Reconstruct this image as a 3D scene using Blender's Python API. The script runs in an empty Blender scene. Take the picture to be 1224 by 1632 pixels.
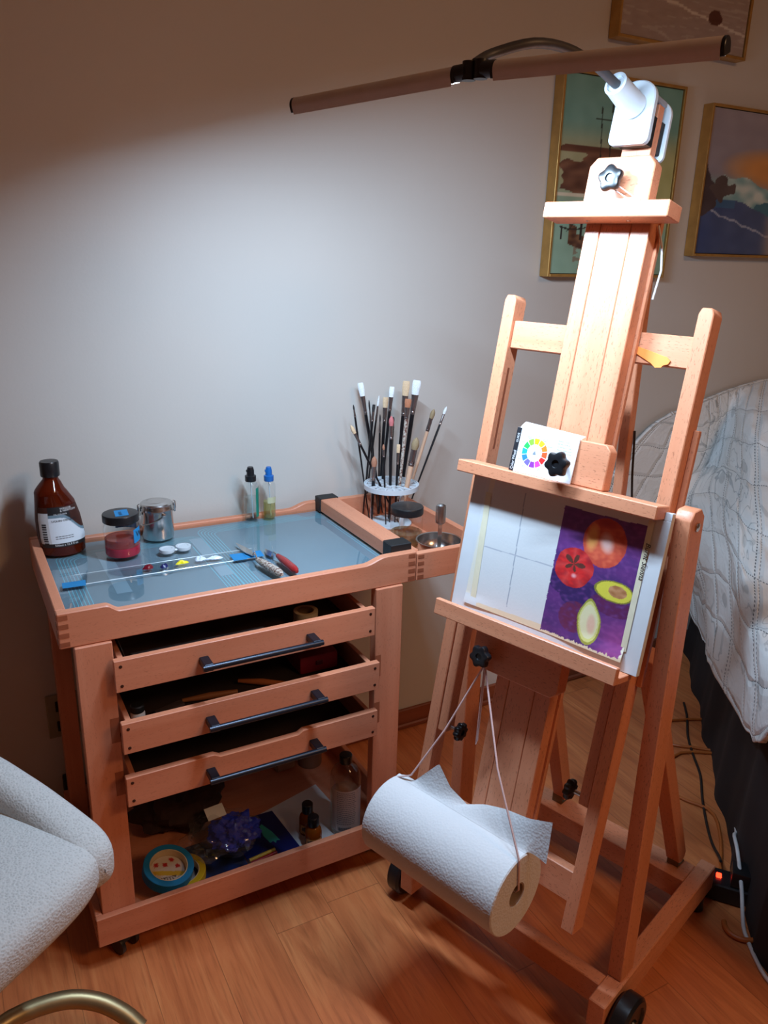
import bpy, bmesh, math, random
from mathutils import Vector as V, Matrix
from mathutils import noise as mnoise
random.seed(7)
PI = math.pi
sc = bpy.context.scene
col = sc.collection

# ------------------------------------------------------------------ camera, light, exposure
cam_d = bpy.data.cameras.new('camera'); cam = bpy.data.objects.new('camera', cam_d); col.objects.link(cam); sc.camera = cam
yaw, pitch, roll = 0.50719, 0.31740, 0.02670
f_ = V((math.sin(yaw)*math.cos(pitch), math.cos(yaw)*math.cos(pitch), -math.sin(pitch)))
r_ = V((math.cos(yaw), -math.sin(yaw), 0)); u_ = r_.cross(f_)
R_ = r_*math.cos(roll)+u_*math.sin(roll); U_ = -r_*math.sin(roll)+u_*math.cos(roll)
cam.matrix_world = Matrix(((R_.x, U_.x, -f_.x, -0.11524), (R_.y, U_.y, -f_.y, -1.35407), (R_.z, U_.z, -f_.z, 1.37919), (0, 0, 0, 1)))
cam_d.sensor_fit = 'VERTICAL'; cam_d.sensor_height = 24; cam_d.lens = 1273.47/1632*24
cam_d.clip_start = 0.02

sc.view_settings.view_transform = 'Standard'; sc.view_settings.look = 'None'
sc.view_settings.gamma = 1; sc.view_settings.exposure = 0.0
sc.view_settings.use_curve_mapping = False
LED_POWER = (13.2, 6.2)
ROOM_POWER = 25.0
world = bpy.data.worlds.new('world'); sc.world = world; world.use_nodes = True
world.node_tree.nodes['Background'].inputs[0].default_value = (0.05, 0.035, 0.025, 1)
world.node_tree.nodes['Background'].inputs[1].default_value = 0.3

def area(name, loc, direction, sx, sy, power, colr, yaxis=None):
    l = bpy.data.lights.new(name, 'AREA'); l.shape = 'RECTANGLE'; l.size = sx; l.size_y = sy; l.energy = power; l.color = colr
    o = bpy.data.objects.new(name, l); col.objects.link(o)
    z = -V(direction).normalized()
    x = V(yaxis).normalized() if yaxis else z.orthogonal().normalized()
    y = z.cross(x).normalized(); x = y.cross(z)
    o.matrix_world = Matrix(((x.x, y.x, z.x, loc[0]), (x.y, y.y, z.y, loc[1]), (x.z, y.z, z.z, loc[2]), (0, 0, 0, 1)))
    return o
# the warm dim lamp of the room, on the ceiling behind the photographer
area('ceiling_lamp_light', (1.5, -2.3, 2.45), (0, 0.15, -1), 0.6, 0.6, ROOM_POWER, (1.0, 0.56, 0.28))

# desk lamp bars: position, direction of each bar, direction the diodes face
JNT = V((0.5525, -0.3676, 1.6070)); EB = V((math.cos(-1.1216), math.sin(-1.1216), 0))
LBAR = (-EB*math.cos(-0.0576)+V((0, 0, math.sin(-0.0576)))).normalized()
RBAR = (EB+V((0, 0, -0.0111))).normalized()
LEDN = V((0.297, 0.145, -0.90)).normalized()
BARL = 0.287
for nm, d, pw_ in (('led_light_left', LBAR, LED_POWER[0]), ('led_light_right', RBAR, LED_POWER[1])):
    n = (LEDN - d*LEDN.dot(d)).normalized()
    c = JNT + d*(0.030+BARL/2) + n*0.0112
    area(nm, c, n, BARL*0.94, 0.017, pw_, (0.56, 0.765, 1.0), d)

# ------------------------------------------------------------------ materials
def s2l(c):
    r = []
    for v in c[:3]:
        v = v/255.0
        r.append(v/12.92 if v <= 0.04045 else ((v+0.055)/1.055)**2.4)
    return (r[0], r[1], r[2], 1.0)

class NT:
    def __init__(s, name):
        s.m = bpy.data.materials.new(name); s.m.use_nodes = True; s.t = s.m.node_tree; s.t.nodes.clear()
        s.out = s.n('ShaderNodeOutputMaterial')
    def n(s, typ, **k):
        nd = s.t.nodes.new(typ)
        for a, b in k.items(): setattr(nd, a, b)
        return nd
    def l(s, a, b): s.t.links.new(a, b)
    def math(s, op, a, b=0.0, c=None):
        nd = s.n('ShaderNodeMath', operation=op)
        for i, v in enumerate((a, b) if c is None else (a, b, c)):
            if isinstance(v, (int, float)): nd.inputs[i].default_value = v
            else: s.l(v, nd.inputs[i])
        return nd.outputs[0]
    def attr(s, name='gr'):
        return s.n('ShaderNodeAttribute', attribute_name=name).outputs['Vector']
    def vmul(s, vec, sc_):
        nd = s.n('ShaderNodeVectorMath', operation='MULTIPLY'); s.l(vec, nd.inputs[0]); nd.inputs[1].default_value = sc_; return nd.outputs[0]
    def noise(s, vec, scale, detail=3, rough=0.5, dist=0):
        nd = s.n('ShaderNodeTexNoise'); nd.inputs['Scale'].default_value = scale; nd.inputs['Detail'].default_value = detail
        nd.inputs['Roughness'].default_value = rough; nd.inputs['Distortion'].default_value = dist
        if vec is not None: s.l(vec, nd.inputs['Vector'])
        return nd.outputs[0]
    def ramp(s, fac, pts):
        nd = s.n('ShaderNodeValToRGB'); s.l(fac, nd.inputs[0]); el = nd.color_ramp.elements
        while len(el) < len(pts): el.new(0.5)
        for e, (p, c) in zip(el, pts): e.position = p; e.color = c if len(c) == 4 else (*c, 1)
        return nd.outputs[0]
    def mix(s, fac, a, b, mode='MIX'):
        nd = s.n('ShaderNodeMix', data_type='RGBA', blend_type=mode)
        for i, v in ((0, fac), (6, a), (7, b)):
            if isinstance(v, (int, float)): nd.inputs[i].default_value = v
            elif isinstance(v, tuple): nd.inputs[i].default_value = v
            else: s.l(v, nd.inputs[i])
        return nd.outputs[2]
    def bump(s, h, strength, dist=0.001):
        nd = s.n('ShaderNodeBump'); nd.inputs['Strength'].default_value = strength; nd.inputs['Distance'].default_value = dist; s.l(h, nd.inputs['Height']); return nd.outputs[0]
    def pbsdf(s, base, rough=0.5, metal=0.0, normal=None, **k):
        p = s.n('ShaderNodeBsdfPrincipled')
        if isinstance(base, tuple): p.inputs['Base Color'].default_value = base
        else: s.l(base, p.inputs['Base Color'])
        if isinstance(rough, (int, float)): p.inputs['Roughness'].default_value = rough
        else: s.l(rough, p.inputs['Roughness'])
        p.inputs['Metallic'].default_value = metal
        if normal: s.l(normal, p.inputs['Normal'])
        for a, b in k.items(): p.inputs[a.replace('_', ' ')].default_value = b
        s.l(p.outputs[0], s.out.inputs[0]); return p

def plain(name, rgb, rough=0.5, metal=0.0, var=0.06, vscale=40, bump=0.0, **k):
    t = NT(name); c = s2l(rgb); co = t.n('ShaderNodeTexCoord').outputs['Object']
    nz = t.noise(co, vscale)
    a = tuple(min(1, x*(1-var)) for x in c[:3])+(1,); b = tuple(min(1, x*(1+var)) for x in c[:3])+(1,)
    cc = t.ramp(nz, [(0.3, a), (0.7, b)])
    t.pbsdf(cc, rough, metal, t.bump(nz, bump) if bump else None, **k); return t.m

def wood(name, light, dark, fleck, flk=0.5, rough=0.42, gscale=1.0):
    t = NT(name); g = t.attr()
    v1 = t.vmul(g, (1.6*gscale, 26*gscale, 26*gscale)); n1 = t.noise(v1, 1.0, 5, 0.55, 0.6)
    v2 = t.vmul(g, (9*gscale, 190*gscale, 190*gscale)); n2 = t.noise(v2, 1.0, 3, 0.6)
    v3 = t.vmul(g, (130, 500, 500)); n3 = t.noise(v3, 1.0, 2, 0.5)
    base = t.ramp(n1, [(0.25, s2l(dark)), (0.75, s2l(light))])
    c2 = t.mix(t.math('MULTIPLY', n2, 0.35), base, s2l(dark))
    fl = t.ramp(n3, [(0.61, (0, 0, 0, 1)), (0.68, (1, 1, 1, 1))])
    c3 = t.mix(t.math('MULTIPLY', fl, flk), c2, s2l(fleck))
    t.pbsdf(c3, rough, 0, t.bump(n2, 0.12, 0.0006)); return t.m

W_BEECH = wood('beech_wood', (222, 154, 118), (202, 128, 92), (128, 70, 46), 0.5)
W_CART = wood('oiled_beech_wood', (220, 148, 114), (200, 122, 88), (140, 74, 50), 0.25)
W_JOINT = wood('end_grain_wood', (170, 98, 68), (140, 76, 50), (100, 52, 34), 0.2)
W_BASEB = wood('baseboard_wood', (150, 82, 52), (118, 58, 36), (80, 40, 24), 0.2)

BLACK = plain('black_plastic', (22, 23, 26), 0.32)
BLACKM = plain('black_matte', (20, 20, 21), 0.6)
RUBBER = plain('black_rubber', (26, 26, 28), 0.35)
HANDLE = plain('black_metal_handle', (34, 40, 52), 0.30, 0.6)
STEEL = plain('stainless_steel', (200, 198, 196), 0.22, 1.0)
CHROME = plain('chrome', (215, 215, 215), 0.12, 1.0)
WHITEP = plain('white_plastic', (200, 208, 214), 0.35, 0, 0.02)
GREYP = plain('grey_plastic', (150, 156, 166), 0.5, 0, 0.03)
LAMPM = plain('champagne_metal', (216, 200, 186), 0.5, 0.05, 0.03)
LAMPJ = plain('lamp_joint_black', (34, 33, 34), 0.38)
GOLDF = plain('gold_frame', (190, 146, 80), 0.38, 0.55, 0.12, 30)
BRASS = plain('brushed_brass', (164, 146, 108), 0.42, 0.85, 0.05)
PAPERW = plain('white_paper', (226, 228, 230), 0.8, 0, 0.015)
CREAM = plain('cream_paper', (214, 196, 160), 0.8, 0, 0.04)
TAPEB = plain('blue_tape', (22, 126, 184), 0.6, 0, 0.05)
TAPEY = plain('yellow_tape', (208, 178, 30), 0.5)
ORANGE = plain('orange_plastic', (240, 142, 66), 0.45)
PINKTW = plain('pink_twine', (208, 176, 172), 0.8, 0, 0.1, 600)
WHITECORD = plain('white_cord', (206, 206, 206), 0.5)
DARKCORD = plain('dark_cord', (30, 22, 20), 0.5)
ORCORD = plain('orange_cord', (176, 92, 34), 0.5)
INK = plain('ink', (26, 30, 44), 0.7)
INKG = plain('grey_ink', (90, 96, 108), 0.7)
WHITEINK = plain('white_ink', (226, 226, 226), 0.7)
DARKBIN = plain('drawer_liner', (52, 40, 38), 0.7, 0, 0.2, 20)
REDH = plain('red_handle', (150, 34, 36), 0.25, 0, 0.05)
LEAVES = plain('blue_bag_contents', (40, 62, 214), 0.6, 0, 0.2, 60)
SKIRT = plain('dark_bedskirt', (30, 22, 22), 0.9, 0, 0.2, 12, 0.2)
CYAN = plain('cyan_mat_line', (120, 206, 222), 0.4)

def glass(name, tint=(0.95, 0.97, 0.97, 1), gl=0.10, rough=0.02, dens=0.0, dcol=(1, 1, 1, 1)):
    t = NT(name); tr = t.n('ShaderNodeBsdfTransparent'); tr.inputs[0].default_value = tint
    g = t.n('ShaderNodeBsdfGlossy'); g.inputs['Roughness'].default_value = rough
    fr = t.n('ShaderNodeLayerWeight'); fr.inputs[0].default_value = 0.35
    m = t.n('ShaderNodeMixShader'); front = t.math('SUBTRACT', 1.0, t.n('ShaderNodeNewGeometry').outputs['Backfacing'])
    f = t.math('MULTIPLY', t.math('ADD', t.math('MULTIPLY', fr.outputs['Fresnel'], 0.9), gl*0.3), front)
    t.l(f, m.inputs[0]); t.l(tr.outputs[0], m.inputs[1]); t.l(g.outputs[0], m.inputs[2])
    last = m
    if dens:
        d = t.n('ShaderNodeBsdfDiffuse'); d.inputs[0].default_value = dcol
        m2 = t.n('ShaderNodeMixShader'); m2.inputs[0].default_value = dens; t.l(m.outputs[0], m2.inputs[1]); t.l(d.outputs[0], m2.inputs[2]); last = m2
    t.l(last.outputs[0], t.out.inputs[0]); return t.m
GLASS = glass('clear_glass')
PANE = glass('glass_pane', (0.94, 0.97, 0.98, 1), 0.30)
AMBER = glass('amber_plastic', (0.30, 0.07, 0.02, 1), 0.12, 0.08, 0.38, s2l((110, 34, 14)))
AMBERG = glass('amber_glass', (0.55, 0.22, 0.03, 1), 0.12, 0.05, 0.35, s2l((190, 104, 24)))
PINKL = glass('pink_liquid', (0.65, 0.12, 0.16, 1), 0.05, 0.05, 0.75, s2l((196, 40, 66)))
PINKL2 = glass('thin_pink_liquid', (0.85, 0.45, 0.42, 1), 0.05, 0.05, 0.4, s2l((190, 96, 92)))
BROWNL = glass('brown_liquid', (0.80, 0.68, 0.52, 1), 0.1, 0.05, 0.25, s2l((170, 136, 100)))
YELL = glass('yellowish_liquid', (0.85, 0.80, 0.50, 1), 0.1, 0.05, 0.2, s2l((190, 180, 110)))
CLEARL = glass('clear_liquid', (0.86, 0.92, 0.92, 1), 0.1, 0.03)
PLASTICBAG = glass('clear_bag', (0.96, 0.96, 0.96, 1), 0.15, 0.10, 0.04, (0.6, 0.6, 0.6, 1))
GREENLAB = glass('green_label', (0.1, 0.5, 0.42, 1), 0.05, 0.3, 0.6, s2l((30, 140, 118)))

def wallmat(name, rgb):
    t = NT(name); co = t.n('ShaderNodeTexCoord').outputs['Object']
    n = t.noise(co, 140, 4, 0.6); n2 = t.noise(co, 2.2, 2)
    c = s2l(rgb); c2 = tuple(x*0.95 for x in c[:3])+(1,)
    t.pbsdf(t.ramp(n2, [(0.3, c2), (0.7, c)]), 0.55, 0, t.bump(n, 0.12, 0.0015)); return t.m
WALL = wallmat('painted_wall', (200, 194, 186))
CEIL = wallmat('ceiling_paint', (205, 198, 190))

def floormat():
    t = NT('laminate_floor'); g = t.n('ShaderNodeTexCoord').outputs['Object']
    sx = t.n('ShaderNodeSeparateXYZ'); t.l(g, sx.inputs[0])
    x, y = sx.outputs[0], sx.outputs[1]
    pw = 0.13; pl = 1.25
    xi = t.math('FLOOR', t.math('DIVIDE', x, pw)); 
    off = t.math('FRACT', t.math('MULTIPLY', t.math('SINE', t.math('MULTIPLY', xi, 12.9898)), 43758.5))
    yy = t.math('ADD', t.math('DIVIDE', y, pl), off); yi = t.math('FLOOR', yy)
    rnd = t.math('FRACT', t.math('MULTIPLY', t.math('SINE', t.math('ADD', t.math('MULTIPLY', xi, 78.23), t.math('MULTIPLY', yi, 37.7))), 43758.5))
    cb = t.n('ShaderNodeCombineXYZ'); t.l(t.math('ADD', t.math('MULTIPLY', x, 14), t.math('MULTIPLY', rnd, 50)), cb.inputs[0]); t.l(t.math('MULTIPLY', y, 1.5), cb.inputs[1]); t.l(t.math('MULTIPLY', rnd, 20), cb.inputs[2])
    n1 = t.noise(cb.outputs[0], 1.0, 6, 0.6, 1.6)
    n2 = t.noise(t.vmul(g, (160, 9, 1)), 1.0, 3, 0.6)
    c1 = t.ramp(n1, [(0.22, s2l((162, 84, 46))), (0.5, s2l((204, 118, 68))), (0.8, s2l((228, 148, 90)))])
    c2 = t.mix(t.math('MULTIPLY', t.ramp(n2, [(0.5, (0, 0, 0, 1)), (0.75, (1, 1, 1, 1))]), 0.45), c1, s2l((140, 76, 42)))
    c3 = t.mix(t.math('MULTIPLY', rnd, 0.18), c2, s2l((150, 84, 48)))
    fx = t.math('FRACT', t.math('DIVIDE', x, pw)); fy = t.math('FRACT', yy)
    seam = t.math('MAXIMUM', t.math('LESS_THAN', fx, 0.012), t.math('LESS_THAN', fy, 0.0016))
    c4 = t.mix(t.math('MULTIPLY', seam, 0.45), c3, s2l((84, 44, 24)))
    t.pbsdf(c4, 0.34, 0, t.bump(n2, 0.05, 0.0005)); return t.m
FLOOR = floormat()

def vcolmat(name, rough=0.6, bump=0.0, coat=0.0):
    t = NT(name); a = t.n('ShaderNodeAttribute', attribute_name='Col').outputs['Color']
    co = t.n('ShaderNodeTexCoord').outputs['Object']
    n = t.noise(co, 260, 3)
    cc = t.mix(t.math('MULTIPLY', n, 0.10), a, (0.9, 0.9, 0.9, 1), 'OVERLAY')
    p = t.pbsdf(cc, rough, 0, t.bump(n, bump, 0.001) if bump else None)
    p.inputs['Coat Weight'].default_value = coat; p.inputs['Coat Roughness'].default_value = 0.08; return t.m
VC = vcolmat('painted_paper', 0.55, 0.12)
VCG = vcolmat('glossy_print', 0.5, 0.0, 0.35)

def bouclemat():
    t = NT('boucle_fabric'); co = t.n('ShaderNodeTexCoord').outputs['Object']
    v = t.n('ShaderNodeTexVoronoi'); v.inputs['Scale'].default_value = 260; t.l(co, v.inputs['Vector'])
    n = t.noise(co, 420, 4, 0.7); h = t.math('ADD', v.outputs['Distance'], t.math('MULTIPLY', n, 0.8))
    t.pbsdf(t.ramp(h, [(0.2, s2l((160, 162, 160))), (0.9, s2l((200, 202, 200)))]), 0.95, 0, t.bump(h, 0.45, 0.0025)); return t.m
BOUCLE = bouclemat()

def towelmat():
    t = NT('paper_towel'); co = t.n('ShaderNodeTexCoord').outputs['Object']
    v = t.n('ShaderNodeTexVoronoi'); v.inputs['Scale'].default_value = 230; t.l(co, v.inputs['Vector'])
    n = t.noise(co, 24, 3)
    t.pbsdf(s2l((206, 208, 210)), 0.9, 0, t.bump(t.math('ADD', v.outputs['Distance'], t.math('MULTIPLY', n, 1.5)), 0.35, 0.0015)); return t.m
TOWEL = towelmat()

def quiltmat():
    # soft white cotton with grey leaf print, channel stitching in dashed blocks
    t = NT('quilted_cotton'); g = t.attr()
    sp = t.n('ShaderNodeSeparateXYZ'); t.l(g, sp.inputs[0]); u, v = sp.outputs[0], sp.outputs[1]
    n = t.noise(t.vmul(g, (5.5, 5.5, 1)), 1.0, 2, 0.5, 1.2)
    band = t.math('ABSOLUTE', t.math('SUBTRACT', t.math('FRACT', t.math('MULTIPLY', n, 7.0)), 0.5))
    line = t.ramp(band, [(0.0, (1, 1, 1, 1)), (0.05, (1, 1, 1, 1)), (0.09, (0, 0, 0, 1))])
    msk = t.ramp(t.noise(t.vmul(g, (2.3, 2.3, 1)), 1.0, 2), [(0.42, (0, 0, 0, 1)), (0.56, (1, 1, 1, 1))])
    prt = t.ramp(t.noise(t.vmul(g, (9, 9, 3)), 1.0, 1), [(0.66, (0, 0, 0, 1)), (0.68, (1, 1, 1, 1))])
    def stitch(a, b, per, o):
        fa = t.math('FRACT', t.math('ADD', t.math('DIVIDE', a, per), o))
        ln = t.math('LESS_THAN', t.math('ABSOLUTE', t.math('SUBTRACT', fa, 0.5)), 0.010)
        ds = t.math('LESS_THAN', t.math('FRACT', t.math('MULTIPLY', b, 95.0)), 0.55)
        return t.math('MULTIPLY', ln, ds), t.math('SUBTRACT', 1.0, t.math('MINIMUM', t.math('MULTIPLY', t.math('ABSOLUTE', t.math('SUBTRACT', fa, 0.5)), 9.0), 1.0))
    s1, h1 = stitch(u, v, 0.135, 0.1); s2, h2 = stitch(v, u, 0.15, 0.3); s3, h3 = stitch(u, v, 0.27, 0.37)
    st = t.math('MAXIMUM', t.math('MAXIMUM', s1, s2), s3)
    base = t.mix(t.math('MULTIPLY', t.math('MULTIPLY', line, msk), 0.55), s2l((228, 231, 230)), s2l((136, 146, 152)))
    base = t.mix(t.math('MULTIPLY', prt, 0.35), base, s2l((130, 140, 142)))
    c = t.mix(t.math('MULTIPLY', st, 0.85), base, s2l((70, 80, 88)))
    h = t.math('MAXIMUM', t.math('MAXIMUM', h1, h2), h3)
    nn = t.noise(t.vmul(g, (30, 30, 1)), 1.0, 3)
    hh = t.math('ADD', t.math('MULTIPLY', h, -1.0), t.math('MULTIPLY', nn, 0.9))
    t.pbsdf(c, 0.85, 0, t.bump(hh, 0.65, 0.006)); return t.m
QUILT = quiltmat()

def emis(name, rgb, s):
    t = NT(name); e = t.n('ShaderNodeEmission'); e.inputs[0].default_value = rgb; e.inputs[1].default_value = s; t.l(e.outputs[0], t.out.inputs[0]); return t.m
REDLIT = emis('red_indicator', (1, 0.03, 0.01, 1), 6)
MATGREY = plain('grey_blue_mat', (120, 142, 153), 0.5, 0, 0.05, 8)
MATLIGHT = plain('light_glass_strip', (150, 172, 184), 0.4, 0, 0.03)

# ------------------------------------------------------------------ mesh builder
class MB:
    def __init__(s): s.v = []; s.f = []; s.g = []; s.c = []; s.mi = []
    def add(s, vs, fs, gs=None, mi=0, cs=None):
        b = len(s.v); s.v += [V(p) for p in vs]
        s.g += [tuple(g) for g in gs] if gs else [tuple(p) for p in vs]
        if cs: s.c += cs
        for f in fs: s.f.append(tuple(i+b for i in f)); s.mi.append(mi)
        return s
    def box(s, fr, lo, hi, bev=0.0012, seg=1, mi=0, gaxis=None):
        bm = bmesh.new(); bmesh.ops.create_cube(bm, size=1)
        d = [hi[i]-lo[i] for i in range(3)]; m = [(hi[i]+lo[i])/2 for i in range(3)]
        for v in bm.verts: v.co = V([v.co[i]*d[i]+m[i] for i in range(3)])
        b = min(bev, min(abs(x) for x in d)*0.45)
        if b > 0: bmesh.ops.bevel(bm, geom=list(bm.edges), offset=b, segments=seg, profile=0.7, affect='EDGES')
        bm.normal_update(); s.bm(bm, fr, gaxis if gaxis is not None else max(range(3), key=lambda i: abs(d[i])), mi); return s
    def prism(s, fr, poly, w0, w1, bev=0.0012, mi=0, gaxis=1):
        """poly in local x,y ; extruded along local z"""
        bm = bmesh.new(); a = [bm.verts.new((x, y, w0)) for x, y in poly]; b = [bm.verts.new((x, y, w1)) for x, y in poly]
        n = len(poly); bm.faces.new(list(reversed(a))); bm.faces.new(b)
        for i in range(n): bm.faces.new((a[i], a[(i+1) % n], b[(i+1) % n], b[i]))
        bmesh.ops.recalc_face_normals(bm, faces=bm.faces)
        if bev: bmesh.ops.bevel(bm, geom=[e for e in bm.edges if e.calc_face_angle(0) > 0.3], offset=bev, segments=1, affect='EDGES')
        s.bm(bm, fr, gaxis, mi); return s
    def bm(s, bm, fr, gax, mi=0):
        o = V((random.random()*9, random.random()*9, random.random()*9)); order = [gax]+[i for i in range(3) if i != gax]
        bm.verts.index_update(); vs = []; gs = []
        for v in bm.verts:
            p = v.co; vs.append(fr(p)); gs.append(V((p[order[0]], p[order[1]], p[order[2]]))+o)
        s.add(vs, [[v.index for v in f.verts] for f in bm.faces], gs, mi); bm.free()
    def lathe(s, fr, prof, seg=32, cap=True, ax=None, mi=0):
        """prof: (r, h) list around local z; ax: optional function h-> (cx, cy, sx, sy)"""
        vs = []; fs = []
        for r, h in prof:
            for k in range(seg):
                a = 2*PI*k/seg; x, y = r*math.cos(a), r*math.sin(a)
                if ax: cx, cy, sx, sy = ax(h); x, y = x*sx+cx, y*sy+cy
                vs.append(fr(V((x, y, h))))
        n = len(prof)
        for i in range(n-1):
            for k in range(seg):
                k2 = (k+1) % seg; fs.append((i*seg+k, i*seg+k2, (i+1)*seg+k2, (i+1)*seg+k))
        if cap: fs.append(tuple(reversed(range(seg)))); fs.append(tuple((n-1)*seg+k for k in range(seg)))
        s.add(vs, fs, mi=mi); return s
    def tube(s, pts, rad, seg=10, cap=True, mi=0, flat=None):
        pts = [V(p) for p in pts]; n = len(pts)
        rads = rad if isinstance(rad, (list, tuple)) else [rad]*n
        vs = []; fs = []; up = None
        for i, p in enumerate(pts):
            t = (pts[min(i+1, n-1)]-pts[max(i-1, 0)]).normalized()
            if up is None: up = t.orthogonal().normalized()
            x = (up - t*up.dot(t)).normalized(); up = x; y = t.cross(x)
            for k in range(seg):
                a = 2*PI*k/seg; vs.append(p + x*(rads[i]*math.cos(a)) + y*(rads[i]*math.sin(a)))
        for i in range(n-1):
            for k in range(seg):
                k2 = (k+1) % seg; fs.append((i*seg+k, i*seg+k2, (i+1)*seg+k2, (i+1)*seg+k))
        if cap: fs.append(tuple(reversed(range(seg)))); fs.append(tuple((n-1)*seg+k for k in range(seg)))
        s.add(vs, fs, mi=mi); return s
    def grid(s, fn, nu, nv, colfn=None, gfn=None, mi=0, closeu=False):
        vs = []; gs = []; cs = []
        for j in range(nv+1):
            for i in range(nu+1):
                a, b = i/nu, j/nv; vs.append(fn(a, b)); gs.append(gfn(a, b) if gfn else (a, b, 0))
                if colfn: cs.append(colfn(a, b))
        w = nu+1; fs = [(j*w+i, j*w+i+1, (j+1)*w+i+1, (j+1)*w+i) for j in range(nv) for i in range(nu)]
        s.add(vs, fs, gs, mi, cs if colfn else None); return s

ORG = {}
def _link(o, parent):
    col.objects.link(o)
    if parent is not None: o.parent = parent
def obj(name, mb, mats, parent=None, label=None, smooth=True, angle=0.6):
    org = ORG.get(parent.name, V((0, 0, 0))) if parent is not None else None
    own = org
    if parent is None:
        xs = [v.x for v in mb.v]; ys = [v.y for v in mb.v]; zs = [v.z for v in mb.v]
        own = V(((min(xs)+max(xs))/2, (min(ys)+max(ys))/2, min(zs)))
    me = bpy.data.meshes.new(name); me.from_pydata([tuple(v-own) for v in mb.v], [], mb.f); me.update()
    if not isinstance(mats, (list, tuple)): mats = [mats]
    for m in mats: me.materials.append(m)
    a = me.attributes.new('gr', 'FLOAT_VECTOR', 'POINT'); a.data.foreach_set('vector', [x for g in mb.g for x in g])
    if mb.c:
        c = me.attributes.new('Col', 'FLOAT_COLOR', 'POINT'); c.data.foreach_set('color', [x for g in mb.c for x in g])
    me.polygons.foreach_set('material_index', mb.mi)
    bm = bmesh.new(); bm.from_mesh(me); bmesh.ops.recalc_face_normals(bm, faces=bm.faces); bm.to_mesh(me); bm.free()
    if smooth:
        me.polygons.foreach_set('use_smooth', [True]*len(me.polygons)); me.set_sharp_from_angle(angle=angle)
    o = bpy.data.objects.new(name, me); _link(o, parent)
    if parent is None: o.location = own
    ORG[o.name] = own
    if label: o['label'] = label
    return o
def thing(name, label, cat, loc, group=None):
    o = bpy.data.objects.new(name, None); col.objects.link(o); o.location = loc; o.empty_display_size = 0.02
    ORG[o.name] = V(loc); o['label'] = label; o['category'] = cat
    if group: o['group'] = group
    return o
def tag(o, label, cat, group=None, kind=None):
    o['label'] = label; o['category'] = cat
    if group: o['group'] = group
    if kind: o['kind'] = kind
    return o
def struct(name, mb, mat): o = obj(name, mb, mat); o['kind'] = 'structure'; return o

def frame(o, x, y, z):
    o, x, y, z = V(o), V(x), V(y), V(z)
    return lambda p: o + x*p[0] + y*p[1] + z*p[2]
WF = frame((0, 0, 0), (1, 0, 0), (0, 1, 0), (0, 0, 1))
def at(x, y, z, rz=0, tx=0, ty=0):
    m = Matrix.Translation((x, y, z)) @ Matrix.Rotation(rz, 4, 'Z') @ Matrix.Rotation(tx, 4, 'X') @ Matrix.Rotation(ty, 4, 'Y')
    return lambda p: m @ V(p)
def axisframe(o, d):
    z = V(d).normalized(); x = z.orthogonal().normalized(); y = z.cross(x); return frame(o, x, y, z)

def textmb(s, size, fn, mi=0, shear=0.0, ext=0.0, align='LEFT', bold=0.0):
    """flat lettering as mesh; fn maps (x, y) of the text plane to the world"""
    cu = bpy.data.curves.new('t', 'FONT'); cu.body = s; cu.size = size; cu.shear = shear; cu.align_x = align; cu.resolution_u = 2; cu.offset = bold
    o = bpy.data.objects.new('t', cu); col.objects.link(o)
    dg = bpy.context.evaluated_depsgraph_get(); me = bpy.data.meshes.new_from_object(o.evaluated_get(dg))
    mb = MB(); mb.add([fn(v.co.x, v.co.y) for v in me.vertices], [tuple(p.vertices) for p in me.polygons])
    bpy.data.objects.remove(o); bpy.data.meshes.remove(me); bpy.data.curves.remove(cu); return mb
def addmb(a, b, mi=0): return a.add(b.v, b.f, b.g, mi)

# ------------------------------------------------------------------ the room
YW = 0.4575
struct('floor', MB().box(WF, (-2.6, -4.0, -0.05), (4.6, YW+0.1, 0.0), 0), FLOOR)
struct('wall_back', MB().box(WF, (-2.6, YW, 0), (4.6, YW+0.1, 2.6), 0), WALL)
struct('wall_left', MB().box(WF, (-2.7, -4.0, 0), (-2.6, YW, 2.6), 0), WALL)
struct('wall_right', MB().box(WF, (4.6, -4.0, 0), (4.7, YW, 2.6), 0), WALL)
struct('wall_front', MB().box(WF, (-2.6, -4.1, 0), (4.6, -4.0, 2.6), 0), WALL)
struct('ceiling', MB().box(WF, (-2.6, -4.0, 2.6), (4.6, YW, 2.7), 0), CEIL)
b = MB().box(WF, (-2.6, YW-0.012, 0.001), (4.6, YW-0.0005, 0.062), 0.002)
b.box(WF, (-2.6, YW-0.022, 0.001), (4.6, YW-0.012, 0.018), 0.004)
struct('baseboard_back', b, W_BASEB)

o = thing('wall_outlet', 'beige wall outlet plate low on the wall left of the wooden cart', 'outlet', (0.03, YW, 0.31))
obj('cover_plate', MB().box(WF, (-0.005, YW-0.005, 0.25), (0.065, YW-0.0003, 0.365), 0.002), plain('beige_plastic', (150, 140, 116), 0.5), o)
for zz in (0.28, 0.333):
    obj('socket', MB().box(WF, (0.015, YW-0.0068, zz-0.014), (0.045, YW-0.0045, zz+0.014), 0.004), BLACKM, o)
o = thing('cord_plug', 'small black plug on the wall just above the white chair rim', 'plug', (0.03, YW, 0.115))
obj('plug_body', MB().box(WF, (0.012, YW-0.035, 0.10), (0.042, YW-0.001, 0.145), 0.006, 2), BLACKM, o)
obj('cord', MB().tube([(0.027, YW-0.03, 0.102), (0.03, YW-0.035, 0.06), (0.04, YW-0.04, 0.008), (0.12, YW-0.05, 0.005), (0.3, YW-0.06, 0.005)], 0.0035), DARKCORD, o)

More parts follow.
